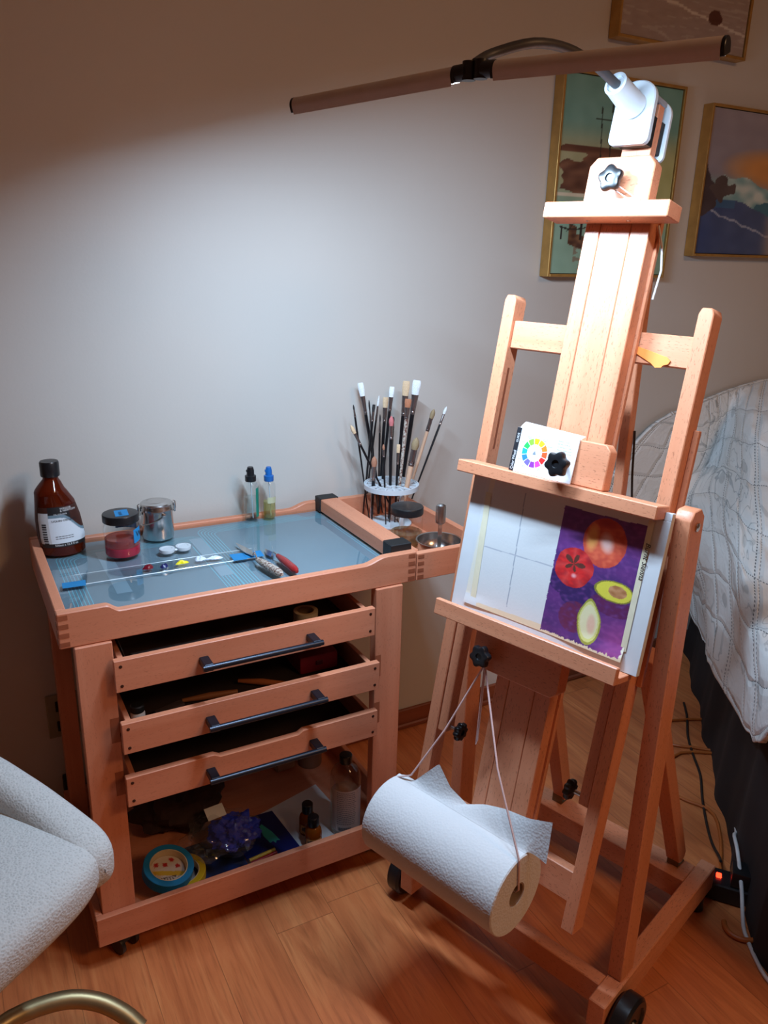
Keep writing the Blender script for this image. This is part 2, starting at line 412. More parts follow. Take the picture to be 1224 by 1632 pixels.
# ------------------------------------------------------------------ wall pictures
def lerp(a, b, t): return a+(b-a)*t
def mixc(a, b, t):
    t = max(0, min(1, t)); return tuple(lerp(a[i], b[i], t) for i in range(3))
def nz(x, y, z=0): return mnoise.noise(V((x, y, z)))
def sm(e0, e1, x):
    t = max(0, min(1, (x-e0)/(e1-e0))); return t*t*(3-2*t)

def pic_harbour(a, b):
    c = mixc((128, 168, 150), (112, 158, 146), b)
    c = mixc(c, (168, 162, 122), sm(0.30, 0.5, b)*(1-sm(0.62, 0.80, b))*0.9)
    c = mixc(c, (150, 168, 140), (1-sm(0.2, 0.4, b))*0.4)
    c = mixc(c, (176, 178, 120), sm(0.62, 0.9, a)*sm(0.2, 0.35, b)*(1-sm(0.55, 0.8, b)))
    wob = nz(a*3, b*26)*0.10
    if 0.42 < b < 0.66 and 0.02+wob < a < 0.72+wob and nz(a*4, b*22, 3) > -0.32: c = mixc((124, 86, 64), (88, 56, 44), 0.5+nz(a*8, b*30))
    if 0.50 < b < 0.58 and 0.58 < a < 0.66 : c = (40, 52, 74)
    if 0.405 < b < 0.418 and a < 0.62: c = (206, 196, 170)
    if b < 0.41 and abs(a-0.30-(0.41-b)*0.03) < 0.012: c = (206, 196, 170)
    if 0.18 < b < 0.405 and 0.34 < a < 0.56+wob: c = (104, 72, 60)
    if 0.18 < b < 0.34 and 0.7 < a < 0.86+wob*2: c = (146, 112, 66)
    hull = 0.135+0.25*(a-0.40)**2*2
    if 0.13 < a < 0.55 and hull-0.015 < b < hull+0.055+0.04*(a < 0.2): c = mixc((72, 46, 36), (120, 86, 60), nz(a*20, b*40)+0.5)
    if 0.18 < a < 0.5 and 0.0 < b < hull-0.015 and nz(a*9, b*46, 8) > 0.02*(30*(0.14-b)): c = mixc((124, 100, 82), c, 0.3)
    for (x0, x1, y0, y1) in ((0.42, 0.40, 0.41, 0.96), (0.355, 0.315, 0.41, 0.86), (0.19, 0.11, 0.28, 0.22)):
        t = (b-y0)/(y1-y0) if y1 != y0 else 0
        if 0 <= t <= 1 and abs(a-lerp(x0, x1, t)) < 0.0045: c = (40, 48, 44)
    if abs(b-0.80) < 0.003 and 0.27 < a < 0.55: c = (40, 48, 44)
    if abs(b-(0.235+0.9*(a-0.16)**2)) < 0.004 and 0.05 < a < 0.28: c = (36, 34, 34)
    if abs(a-0.235) < 0.01 and 0.18 < b < 0.27: c = (36, 30, 30)
    if abs(a-0.07) < 0.009 and 0.18 < b < 0.25: c = (36, 30, 30)
    n = nz(a*11, b*14, 5)*10
    return s2l([x+n for x in c])
def pic_wave(a, b):
    c = mixc((132, 126, 136), (150, 142, 150), b)
    d = ((a-0.62)/0.5)**2+((b-0.62)/0.16)**2
    c = mixc(c, (206, 142, 78), (1-d)*1.2 if d < 1 else 0)
    c = mixc(c, (120, 150, 148), sm(0.58, 0.48, b) if a < 0.42 else 0)
    e = 0.40-0.16*sm(0.15, 0.9, a)+0.02*nz(a*7, 1)
    top = e+0.17+0.05*nz(a*6, 4)
    if e < b < top and a > 0.16: c = mixc((196, 206, 196), (116, 156, 158), 0.5+1.2*nz(a*9, b*14))
    if ((a-0.55)/0.1)**2+((b-0.33)/0.05)**2 < 1+nz(a*20, b*20): c = (66, 112, 128)
    if b < e: c = mixc((54, 72, 116), (88, 98, 122), 0.6*sm(0.0, 0.5, a)+0.3*nz(a*3, b*5))
    if b < e and abs(b-(0.33-0.30*a+0.02*nz(a*14, 2))) < 0.007: c = (150, 158, 176)
    if b < e and 0.33 < b and a < 0.3: c = mixc(c, (60, 104, 136), 0.7)
    if a < 0.13*sm(0.66, 0.40, b)*sm(0.24, 0.34, b)+0.05*nz(b*14, 1) and 0.26 < b < 0.66: c = (66, 56, 60)
    if ((a-0.17)/0.09)**2+((b-0.46)/0.08)**2 < 1+1.2*nz(a*16, b*16): c = (82, 70, 68)
    c = mixc(c, (164, 146, 132), sm(0.55, 0.7, a)*(b < e)*0.8)
    n = nz(a*9, b*12, 5)*8
    return s2l([x+n for x in c])
def pic_beach(a, b):
    c = mixc((158, 142, 136), (172, 158, 150), b)
    c = mixc(c, (182, 172, 166), 0.6*(abs(nz(a*2, b*18, 3)) < 0.05))
    if abs(b-(0.30-0.17*a+0.02*nz(a*6, 1))) < 0.008: c = (206, 198, 190)
    if ((a-0.73)/0.055)**2+((b-0.205)/0.045)**2 < 1+0.5*nz(a*20, b*20): c = (86, 48, 38)
    if abs(b-0.06) < 0.006 and 0.8 < a < 0.86 and int(a*200) % 3: c = (90, 76, 70)
    n = nz(a*14, b*40, 5)*8
    return s2l([x+n for x in c])
def picture(x0, x1, z0, z1, fn, label, nx, ny):
    t = thing('framed_picture', label, 'picture', ((x0+x1)/2, YW, z0), 'gold framed pictures on the wall')
    yf = 0.4205; fw = 0.0075
    m = MB()
    for lo, hi in (((x0, z0), (x0+fw, z1)), ((x1-fw, z0), (x1, z1)), ((x0+fw, z0), (x1-fw, z0+fw)), ((x0+fw, z1-fw), (x1-fw, z1))):
        m.box(WF, (lo[0], yf, lo[1]), (hi[0], YW-0.0008, hi[1]), 0.0008)
    obj('picture_frame', m, GOLDF, t)
    ix0, ix1, iz0, iz1 = x0+fw+0.002, x1-fw-0.002, z0+fw+0.002, z1-fw-0.002
    m = MB().grid(lambda a, b: V((lerp(ix0, ix1, a), yf+0.006, lerp(iz0, iz1, b))), nx, ny, fn)
    obj('canvas', m, VCG, t)
    m = MB().box(WF, (x0+fw, yf+0.008, z0+fw), (x1-fw, YW-0.002, z1-fw), 0); obj('backing_board', m, BLACKM, t)
picture(1.360, 1.800, 1.320, 1.829, pic_harbour, 'gold framed harbour picture with masts and a rowing boat, behind the easel top', 150, 170)
picture(1.912, 2.43, 1.384, 1.801, pic_wave, 'gold framed seascape picture with a breaking wave and orange sky, right of the easel', 150, 120)
picture(1.524, 2.015, 1.918, 2.33, pic_beach, 'gold framed beach picture with one small dark rock, cut by the top of the photo', 130, 110)

# ------------------------------------------------------------------ bed
def skirt_side():
    m = MB(); n = 60
    p0, p1 = V((1.205, -0.59, 0)), V((2.15, 0.43, 0))
    d = (p1-p0).normalized(); nn = V((d.y, -d.x, 0))
    foot = []
    for i in range(n+1):
        t = i/n; w = 0.007*math.sin(t*29)+0.003*math.sin(t*61+1)+0.004*math.sin(t*PI)
        foot.append(p0+(p1-p0)*t+nn*(w+0.01))
    ring = foot + [V((3.4, 0.43, 0)), V((3.4, -1.6, 0)), V((1.35, -1.6, 0)), V((1.19, -0.75, 0)), V((1.195, -0.66, 0))]
    vs = []; k = len(ring)
    cen = V((2.4, -0.6, 0))
    for i, p in enumerate(ring):
        t = i/n if i <= n else (1 if i < n+3 else 0)
        vs.append(p+V((0, 0, 0.0)))
    for i, p in enumerate(ring):
        t = min(1, i/n) if i <= n+2 else 0
        h = lerp(0.53, 0.22, t) if i <= n+1 else 0.60
        q = p+(cen-p).normalized()*0.02; vs.append(V((q.x, min(q.y, 0.43), h)))
    fs = [(i, (i+1) % k, k+(i+1) % k, k+i) for i in range(k)] + [tuple(k+i for i in range(k))]
    m.add(vs, fs); return m
bed = thing('bed', 'bed with a dark hanging skirt under the light quilt, right of the easel', 'bed', (2.4, -0.5, 0))
obj('bed_skirt', skirt_side(), SKIRT, bed)
obj('mattress', MB().prism(WF, [(1.62, -0.42), (2.28, 0.22), (3.3, 0.22), (3.3, -1.5), (1.75, -1.5)], 0.47, 0.56, 0.03), WHITEP, bed)

QC = [
 [(2.123, .43, .234), (2.045, .43, .357), (1.858, .43, .479), (1.678, .43, .624), (1.729, .43, .757), (1.847, .43, .864), (1.939, .43, .898)],
 [(1.973, .236, .193), (1.99, .30, .33), (1.93, .36, .45), (1.93, .41, .59), (2.05, .42, .70), (2.08, .43, .83), (2.075, .44, .932)],
 [(1.634, -.109, .292), (1.674, -.057, .45), (1.775, .052, .58), (1.995, .272, .66), (2.15, .40, .75), (2.20, .43, .87), (2.205, .44, .962)],
 [(1.268, -.482, .424), (1.304, -.445, .55), (1.428, -.331, .65), (1.70, -.106, .70), (1.987, .128, .78), (2.12, .242, .90), (2.382, .44, .989)],
 [(1.27, -.62, .60), (1.36, -.66, .64), (1.50, -.66, .68), (1.78, -.45, .72), (2.10, -.12, .80), (2.30, .10, .93), (2.55, .44, 1.0)],
 [(1.30, -1.0, .62), (1.40, -1.0, .66), (1.60, -1.0, .70), (1.95, -.9, .74), (2.30, -.5, .80), (2.55, -.1, .93), (2.9, .44, 1.0)]]
def cr(p, t):
    n = len(p)-1; x = min(max(t*n, 0), n-1e-6); i = int(x); f = x-i
    a = p[max(i-1, 0)]; b = p[i]; c = p[i+1]; d = p[min(i+2, n)]
    return (b*2+(c-a)*f+(a*2-b*5+c*4-d)*f*f+(b*3-a-c*3+d)*f*f*f)*0.5
QV = [[V(p) for p in r] for r in QC]
def qpt(a, b):
    p = cr([cr(r, b) for r in QV], a)
    # folds running down the drape
    k = (1-sm(0.0, 0.55, b))
    w = 0.018*k*math.sin(a*21+b*3)+0.010*math.sin(a*11+b*9)*sm(0, 0.3, b)*(1-sm(0.8, 1, b))+0.008*nz(a*12, b*9)*(1-sm(0.85, 1, b))
    w *= sm(0.0, 0.14, a)
    q = p+V((-0.7, 0.5, 0.5)).normalized()*w
    q.z += 0.012*nz(a*26, b*20, 4)*(1-sm(0.85, 1, b))*sm(0.0, 0.14, a)
    q.y = min(q.y, 0.436); return q
def qg(a, b): return (a*1.9, b*1.25, 0)
m = MB().grid(qpt, 200, 150, None, qg)
q = obj('quilt', m, QUILT); tag(q, 'pale grey quilted bedspread with leaf print draped over the bed', 'quilt')
sd = q.modifiers.new('solid', 'SOLIDIFY'); sd.thickness = 0.012; sd.offset = -1

# ------------------------------------------------------------------ wooden taboret cart
H = 0.771; HB = 0.068; TW = 0.72; TD = 0.4275
cart = thing('artist_taboret', 'reddish wooden artist cart with three slatted drawers and casters', 'cart', (0.36, 0.2, 0))
def dipped(x0, x1, a0, a1, b0, b1, dip, z0, z1):
    p = [(x0, z0), (x1, z0), (x1, z1)]
    for i in range(9):
        t = i/8; p.append((lerp(b1, b0, t), z1-dip*(0.5-0.5*math.cos(PI*t))))
    for i in range(9):
        t = i/8; p.append((lerp(a1, a0, t), z1-dip*(0.5+0.5*math.cos(PI*t))))
    p.append((x0, z1)); return p
FX = frame((0, 0, 0), (1, 0, 0), (0, 0, 1), (0, 1, 0))
obj('front_rim_board', MB().prism(FX, dipped(0, TW, 0.082, 0.108, 0.595, 0.648, 0.013, H-HB, H), 0, 0.018, 0.002, gaxis=0), W_CART, cart)
obj('back_rim_board', MB().prism(FX, dipped(0, TW, 0.082, 0.108, 0.595, 0.648, 0.013, H-HB, H), TD-0.018, TD, 0.002, gaxis=0), W_CART, cart)
obj('side_rim_board', MB().box(WF, (0, 0.0185, H-HB), (0.018, TD-0.0185, H), 0.0015), W_CART, cart)
obj('side_rim_board', MB().box(WF, (0.702, 0.0185, H-HB), (0.7195, TD-0.0185, H-0.001), 0.0015), W_CART, cart)
obj('tray_floor', MB().box(WF, (0.018, 0.018, 0.722), (0.702, TD-0.018, 0.736), 0), W_CART, cart)
def joints(xs, ys, z0, z1, n, yface, parent, vertical_side=None):
    m = MB()
    st = (z1-z0)/(2*n)
    for i in range(n):
        a = z0+st*(2*i+0.5)
        if vertical_side is None: m.box(WF, (xs[0], yface-0.0006, a), (xs[1], yface+0.004, a+st), 0)
        else: m.box(WF, (vertical_side-0.0006, ys[0], a), (vertical_side+0.004, ys[1], a+st), 0)
    obj('finger_joint', m, W_JOINT, parent)
joints((0.0015, 0.018), None, H-HB, H, 4, 0, cart)
joints((0.700, 0.7165), None, H-HB, H, 4, 0, cart)
joints(None, (0.0015, 0.018), H-HB, H, 4, None, cart, 0.0)
# centre bar with black end sleeves
obj('divider_bar', MB().box(WF, (0.668, 0.052, 0.752), (0.714, 0.382, 0.784), 0.002), W_CART, cart)
for ya, yb in ((0.016, 0.054), (0.380, 0.413)):
    obj('black_end_sleeve', MB().box(WF, (0.666, ya, 0.750), (0.716, yb, 0.7865), 0.0015), BLACKM, cart)
# fold-out leaf
LX0, LX1 = 0.7215, 0.905
leaf = obj('side_leaf', MB().box(WF, (LX0, 0, H-HB), (LX1, 0.016, H-0.006), 0.0015).box(WF, (LX0, TD-0.016, H-HB), (LX1, TD, H-0.002), 0.0015).box(WF, (LX1-0.016, 0.0165, H-HB), (LX1, TD-0.0165, H-0.002), 0.0015).box(WF, (LX0, 0.0165, H-HB), (LX0+0.013, TD-0.0165, H-0.004), 0.0015).box(WF, (LX0+0.013, 0.0165, 0.706), (LX1-0.016, TD-0.0165, 0.7145), 0), W_CART, cart)
joints((LX0+0.002, LX0+0.017), None, H-HB, H-0.006, 4, 0, leaf)
# legs
for x0, x1, y0, y1 in ((0.023, 0.087, -0.0055, 0.020), (0.622, 0.686, -0.0055, 0.020), (0.018, 0.055, 0.375, 0.41), (0.648, 0.686, 0.375, 0.41)):
    obj('leg', MB().box(WF, (x0, y0, 0.064), (x1, y1, H-HB-0.0005), 0.0015), W_CART, cart)
# base tray
bt = MB().box(WF, (0.009, -0.0195, 0.052), (0.70, -0.006, 0.12), 0.0015).box(WF, (0.009, 0.412, 0.052), (0.70, 0.4255, 0.12), 0.0015)
bt.box(WF, (0.009, -0.0055, 0.052), (0.0225, 0.4115, 0.12), 0.0015).box(WF, (0.6865, -0.0055, 0.052), (0.70, 0.4115, 0.12), 0.0015)
base = obj('base_tray', bt, W_CART, cart)
obj('shelf_board', MB().box(WF, (0.0225, -0.0055, 0.054), (0.6865, 0.4115, 0.064), 0), W_CART, cart)
m = MB()
for k in range(4): m.box(WF, (0.0085, -0.0185, 0.058+0.015*k), (0.012, -0.007, 0.065+0.015*k), 0)
obj('finger_joint', m, W_JOINT, base)
for k, zz in enumerate((0.668, 0.552, 0.436)):
    for x0 in (0.024, 0.672):
        obj('drawer_runner', MB().box(WF, (x0+0.0635 if x0 < 0.3 else x0-0.062, 0.0205, zz-0.055), (x0+0.068 if x0 < 0.3 else x0-0.058, 0.374, zz-0.038), 0.001), W_CART, cart)
    for (x0, x1) in ((0.0705, 0.0868), (0.6222, 0.636)):
        if k: obj('mortise_mark', MB().box(WF, (x0, -0.0058, zz-0.056), (x1, -0.0048, zz-0.004), 0), W_JOINT, cart)
SCREWM = plain('dark_screw', (70, 44, 34), 0.4, 0.5)
def drawer(yf, z1, hb0, hb1, hx):
    z0 = z1-0.063; X0, X1 = 0.0895+0.0005, 0.6165
    xa, xb = 0.083, 0.608
    p = [(xa, z0), (xb, z0), (xb, z1)]
    for i in range(7): t = i/6; p.append((lerp(0.437, 0.425, t), z1-0.007*t))
    for i in range(7): t = i/6; p.append((lerp(0.262, 0.250, t), z1-0.007*(1-t)))
    p.append((xa, z1))
    if hb0 == 1: p = [(xa, z0), (xb, z0), (xb, z1), (xa, z1)]
    fr = obj('drawer', MB().prism(FX, p, yf, yf+0.014, 0.001, gaxis=0)
        .box(WF, (xa+0.011, yf+0.0142, z0+0.006), (xa+0.021, 0.36+yf, z1-0.008), 0.0008)
        .box(WF, (xb-0.018, yf+0.0142, z0+0.006), (xb-0.008, 0.36+yf, z1-0.008), 0.0008)
        .box(WF, (xa+0.0215, yf+0.35, z0+0.006), (xb-0.0185, 0.36+yf, z1-0.008), 0.0008), W_CART, cart)
    obj('drawer_bottom', MB().box(WF, (xa+0.021, yf+0.0142, z0+0.003), (xb-0.018, yf+0.35, z0+0.007), 0), DARKBIN, fr)
    for sx in (xa+0.011, xb-0.011):
        for szz in (z0+0.012, z1-0.012):
            obj('screw', MB().lathe(axisframe((sx, yf+0.001, szz), (0, -1, 0)), [(0.0032, 0), (0.0032, 0.0013), (0.0024, 0.0016)], 12), SCREWM, fr)
    hz, x0, x1 = z1-0.033, hx[0], hx[1]
    h = MB().tube([(x0-0.004, yf-0.034, hz), (x1+0.004, yf-0.034, hz)], 0.0058, 14)
    for xx in (x0+0.004, x1-0.012): h.box(WF, (xx-0.006, yf-0.036, hz-0.0075), (xx+0.012, yf-0.0002, hz+0.0075), 0.0015)
    obj('handle', h, HANDLE, fr)
    return fr
drawer(-0.027, 0.673, 1, 0, (0.237, 0.47))
drawer(-0.052, 0.559, 1, 0, (0.237, 0.468))
drawer(-0.048, 0.442, 0, 0, (0.234, 0.467))
for x, y, a in ((0.062, 0.012, 0.5), (0.650, 0.03, 2.6), (0.062, 0.38, 1.0), (0.650, 0.38, 0.2)):
    c = obj('caster', MB().box(at(x, y, 0, a), (-0.018, -0.018, 0.047), (0.018, 0.018, 0.0518), 0.001).box(at(x, y, 0, a), (-0.014, -0.013, 0.026), (0.014, 0.013, 0.047), 0.004, 2), BLACKM, cart)
    w = MB()
    ex = V((math.cos(a), math.sin(a), 0)); 
    for s_ in (-1, 1): w.lathe(axisframe(V((x, y, 0.0212))-ex*0.0+V((-ex.y, ex.x, 0))*(0.0) + ex*(s_*0.0165)-ex*0.005, ex), [(0.012, 0), (0.0205, 0.001), (0.0208, 0.005), (0.0205, 0.009), (0.012, 0.010)], 20)
    obj('wheel', w, RUBBER, c)
# back rail closing the carcass
obj('rear_rail', MB().box(WF, (0.0555, 0.385, 0.66), (0.6475, 0.40, 0.70), 0.001), W_CART, cart)

# mat + glass on the tray
mt = thing('glass_palette_mat', 'blue grey palette mat under clear glass filling the cart top', 'palette', (0.34, 0.2, 0.736))
obj('grey_mat', MB().box(WF, (0.0188, 0.0188, 0.7362), (0.7012, TD-0.0188, 0.7462), 0), MATGREY, mt)
ln = MB()
def rr(x0, y0, x1, y1, r, k):
    p = []
    for cx, cy, a0 in ((x1-r, y1-r, 0), (x0+r, y1-r, PI/2), (x0+r, y0+r, PI), (x1-r, y0+r, 1.5*PI)):
        for i in range(7): a = a0+PI/2*i/6; p.append((cx+r*math.cos(a), cy+r*math.sin(a)))
    p.append(p[0]); return p
def ribbon(mb, pts, w, z, xlo=0.019, xhi=0.701, ylo=0.019, yhi=0.408):
    for (ax, ay), (bx, by) in zip(pts[:-1], pts[1:]):
        d = V((bx-ax, by-ay, 0)); L = d.length
        if L < 1e-5: continue
        if not (xlo < ax < xhi and xlo < bx < xhi and ylo < ay < yhi and ylo < by < yhi): continue
        n = V((-d.y, d.x, 0))/L*w/2; a, b_ = V((ax, ay, z)), V((bx, by, z)); mb.add([a-n, b_-n, b_+n, a+n], [(0, 1, 2, 3)])
for k in range(6):
    o_ = k*0.0065
    for (x0, y0, x1, y1) in ((0.040+o_, -0.05, 0.350-o_, 0.352-o_), (0.352+o_, -0.06, 0.692-o_, 0.392-o_)):
        P = rr(x0, y0, x1, y1, 0.03-o_*0.4, k)
        Q = []
        for (ax, ay), (bx, by) in zip(P[:-1], P[1:]):
            for i in range(24): Q.append((lerp(ax, bx, i/24), lerp(ay, by, i/24)))
        ribbon(ln, Q, 0.0015, 0.74655)
obj('mat_line', ln, CYAN, mt)  # thin cyan strips in nested rounded frames, between mat and glass
obj('pale_strip', MB().box(WF, (0.322, 0.10, 0.7463), (0.350, 0.335, 0.7467), 0), MATLIGHT, mt)
obj('pale_strip', MB().box(WF, (0.12, 0.10, 0.7463), (0.148, 0.34, 0.7466), 0), MATLIGHT, mt)
obj('glass_pane', MB().box(WF, (0.0192, 0.0192, 0.7472), (0.6655, 0.408, 0.7517), 0), PANE, mt)
ZG = 0.7521
g = thing('glass_strip', 'long narrow clear glass strip held by blue tape across the cart top', 'glass strip', (0.24, 0.2, ZG))
gy = lambda x: 0.170
gs = MB().prism(WF, [(0.05, 0.158), (0.425, 0.153), (0.425, 0.208), (0.05, 0.214)], ZG, ZG+0.0022, 0.0003)
obj('glass', gs, PANE, g)
EDGEM = plain('bright_edge', (215, 228, 234), 0.2)
obj('polished_edge', MB().tube([(0.05, 0.158, ZG+0.001), (0.425, 0.153, ZG+0.001)], 0.0011, 6), EDGEM, g)
obj('polished_edge', MB().tube([(0.06, 0.213, ZG+0.001), (0.425, 0.208, ZG+0.001)], 0.0006, 6), EDGEM, g)
for x0, x1, y0, y1 in ((0.030, 0.072, 0.150, 0.175), (0.366, 0.394, 0.150, 0.186), (0.394, 0.433, 0.152, 0.184)):
    obj('blue_tape', MB().prism(WF, [(x0, y0), (x1, y0-0.002), (x1+0.003, y1), (x0+0.002, y1+0.002)], ZG+0.0023, ZG+0.0028, 0), TAPEB, g)

# ------------------------------------------------------------------ things on the cart top
def bottle_medium():
    bx, by, a0 = 0.062, 0.362, 0.0
    t = thing('medium_bottle', 'large dark amber bottle with white label at the cart back left corner', 'bottle', (bx, by, ZG))
    P = [(0.0, .0, .040), (0.002, .0, .0435), (0.039, -.0025, .0475), (0.080, -.006, .045), (0.113, -.009, .039), (0.128, -.013, .034), (0.135, -.015, .032), (0.140, -.0158, .0290), (0.146, -.015, .0255), (0.155, -.013, .020), (0.162, -.012, .0150), (0.170, -.012, .0145)]
    P = [(h, c, r) for h, c, r in P]
    hs = [p[0] for p in P]
    def ip(h):
        for i in range(len(P)-1):
            if P[i][0] <= h <= P[i+1][0]:
                tt = (h-P[i][0])/(P[i+1][0]-P[i][0]); return lerp(P[i][1], P[i+1][1], tt), lerp(P[i][2], P[i+1][2], tt)
        return P[-1][1], P[-1][2]
    hh = [0, 0.002, 0.006]+[0.012+0.158*i/36 for i in range(37)]
    fr = at(bx, by, ZG, 0.12)
    def body(inset, top):
        m = MB(); pr = [(1, h) for h in hh if h <= top]
        def ax(h):
            c, r = ip(h); dep = min(r-inset, 0.030) if r < 0.03 else 0.030-inset
            return c, 0, r-inset, lerp(dep, r-inset, sm(0.13, 0.16, h))
        return m.lathe(fr, pr, 40, True, ax)
    obj('bottle_body', body(0, 0.17), AMBER, t)
    obj('medium_liquid', body(0.002, 0.118), plain('dark_amber_medium', (66, 22, 12), 0.2), t)
    cp = MB(); pr = [(0.0185, 0.168), (0.019, 0.170), (0.019, 0.196), (0.0175, 0.199), (0.010, 0.1992)]
    cp.lathe(fr, pr, 36, True, lambda h: (-0.012, 0, 1, 1))
    obj('cap', cp, BLACK, t)
    def surf(x, h, off=0.0008):
        c, r = ip(h); rr_ = r+off; xx = max(-0.999, min(0.999, (x)/rr_)); dy = 0.030+off
        return fr(V((c+x, -dy*math.sqrt(1-xx*xx), h)))
    m = MB().grid(lambda a, b: surf(lerp(-0.9, 0.93, a)*(ip(lerp(0.022, 0.106, b))[1]), lerp(0.022, 0.106, b)), 30, 20,
        lambda a, b: s2l((222, 226, 230)) if (0.09 < b < 0.80-0.0 and not (a > 0.18 and b > 0.72 + 0.05*(1-a))) or a < 0.17 else s2l((24, 22, 24)))
    def lab(a, b):
        x = lerp(-0.9, 0.93, a); h = lerp(0.022, 0.106, b)
        if h < 0.030: return s2l((26, 22, 22))
        if a < 0.20:
            if b < 0.62 and 0.05 < a < 0.14 and (int(b*50) % 3): return s2l((40, 36, 40))
            return s2l((196, 196, 196)) if b < 0.86 else s2l((60, 26, 16))
        curve = 0.090-0.035*sm(0.45, 1.0, a)**1.5
        if h > curve: return s2l((24, 22, 24)) if h < curve+0.016 and a < 0.72 else s2l((60, 24, 14))
        if h > curve-0.007: return s2l((110, 134, 146))
        return s2l((216, 222, 228))
    m = MB().grid(lambda a, b: surf(lerp(-0.93, 0.95, a)*(ip(lerp(0.020, 0.108, b))[1]), lerp(0.020, 0.108, b)), 70, 80, lambda a, b: lab(a, b))
    lb = obj('label', m, VC, t, 'white and black curved paper label')
    tx = MB()
    for s_, x, h, sz in (('LIQUIN ORIGINAL', -0.020, 0.076, 0.0062),):
        addmb(tx, textmb(s_, sz, lambda a, b, x=x, h=h: surf(x+a, h+b, 0.0014)))
    for h in (0.0385, 0.043):                          # two lines of tiny print
        for k in range(6):
            x = -0.018+k*0.0062
            tx.add([surf(x, h, 0.0014), surf(x+0.005, h, 0.0014), surf(x+0.005, h+0.0011, 0.0014), surf(x, h+0.0011, 0.0014)], [(0, 1, 2, 3)])
    obj('lettering', tx, INK, lb)
    tx = MB()
    for s_, x, h, sz in (('WINSOR', 0.000, 0.1015, 0.006), ('& NEWTON', 0.000, 0.0968, 0.006), ('OIL COLOUR', -0.014, 0.0905, 0.0045), ('500ml e 16.9 fl oz', -0.022, 0.0225, 0.0065)):
        addmb(tx, textmb(s_, sz, lambda a, b, x=x, h=h: surf(x+a, h+b, 0.0014)))
    obj('white_lettering', tx, WHITEINK, lb)
bottle_medium()

def jar(name, label, x, y, z, r, h, lidh, liq, levels, rz=0):
    t = thing(name, label, 'jar', (x, y, z))
    fr = at(x, y, z, rz)
    hb = h-lidh
    obj('glass_body', MB().lathe(fr, [(r*0.86, 0), (r*0.97, 0.002), (r, 0.006), (r, hb-0.010), (r*0.93, hb-0.003), (r*0.93, hb+0.004)], 40), GLASS, t)
    z0 = 0.004
    for mat, lv in zip(liq, levels):
        obj('liquid', MB().lathe(fr, [(r*0.92, z0), (r*0.955, z0+0.003), (r*0.955, lv)], 36), mat, t); z0 = lv+0.0005
    obj('lid', MB().lathe(fr, [(r*0.98, hb), (r*1.01, hb+0.001), (r*1.01, h-0.0015), (r*0.985, h), (r*0.92, h+0.0004)], 44), BLACK, t)
    return t, fr
t, fr = jar('glass_jar', 'round glass jar of pink wash with black lid and blue tape labels', 0.170, 0.290, ZG, 0.0365, 0.092, 0.017, [PINKL, PINKL2], [0.022, 0.040])
def cyl(fr, r, off): return lambda a, h: fr(V(((r+off)*math.sin(a), -(r+off)*math.cos(a), h)))
cs = cyl(fr, 0.0365, 0.0006)
m = MB().grid(lambda a, b: cs(lerp(0.50, 1.15, a), lerp(0.036, 0.066, b) - 0.004*(1-a)), 12, 3); tp = obj('blue_tape', m, TAPEB, t)
cs2 = cyl(fr, 0.0365, 0.0012)
obj('lettering', textmb('Wat', 0.018, lambda a, b: cs2(0.66+a/0.037, 0.045+b)), INK, tp)
m = MB().grid(lambda a, b: fr(V((lerp(-0.014, 0.013, a), lerp(-0.020, 0.018, b), 0.0928)))if False else fr(V((lerp(-0.014, 0.013, a)+0.004*b, lerp(-0.024, 0.018, b), 0.0928))), 2, 2); tp = obj('blue_tape', m, TAPEB, t)
obj('lettering', textmb('Wat', 0.014, lambda a, b: fr(V((-0.004-b*0.8+0.006, -0.020+a*1.0, 0.0932)))), INK, tp)
m = MB().grid(lambda a, b: cs(lerp(2.0, 3.3, a), lerp(0.048, 0.070, b)), 12, 3); obj('blue_tape', m, TAPEB, t)

# steel brush washer
t = thing('brush_washer', 'small stainless steel lidded pot with wire handle and side clasps', 'pot', (0.262, 0.371, ZG))
fr = at(0.262, 0.366, ZG)
obj('pot_body', MB().lathe(fr, [(0.031, 0), (0.0335, 0.002), (0.0345, 0.005), (0.0345, 0.066)], 44), STEEL, t)
obj('lid', MB().lathe(fr, [(0.0362, 0.0662), (0.0368, 0.067), (0.0368, 0.073), (0.0355, 0.075), (0.0355, 0.080), (0.033, 0.0825), (0.022, 0.0835), (0.020, 0.085), (0.002, 0.0852)], 44), STEEL, t)
for s_ in (-1, 1):
    m = MB().tube([fr(V((s_*0.037, 0.0, 0.082))), fr(V((s_*0.041, 0, 0.080))), fr(V((s_*0.0415, -0.002, 0.066))), fr(V((s_*0.038, -0.002, 0.058))), fr(V((s_*0.0355, -0.002, 0.060)))], 0.0013, 8)
    m.box(fr, (s_*0.0385-0.002, -0.006, 0.057), (s_*0.0385+0.002, 0.004, 0.077), 0.0008)
    obj('clasp', m, STEEL, t)
pts = [fr(V((0.0345*math.sin(a)*1.07, -0.0345*math.cos(a)*1.07, 0.058-0.024*math.sin((a-0.2)/(-1.9)*PI*0.5)))) for a in [0.2-1.9*i/12 for i in range(13)]]
obj('wire_handle', MB().tube(pts, 0.0011, 8).lathe(axisframe(fr(V((0.0068, -0.0345, 0.060))), fr(V((0.0068, -0.045, 0.060)))-fr(V((0.0068, -0.0345, 0.060)))), [(0.0045, 0), (0.0045, 0.003), (0.002, 0.004)], 16), STEEL, t)

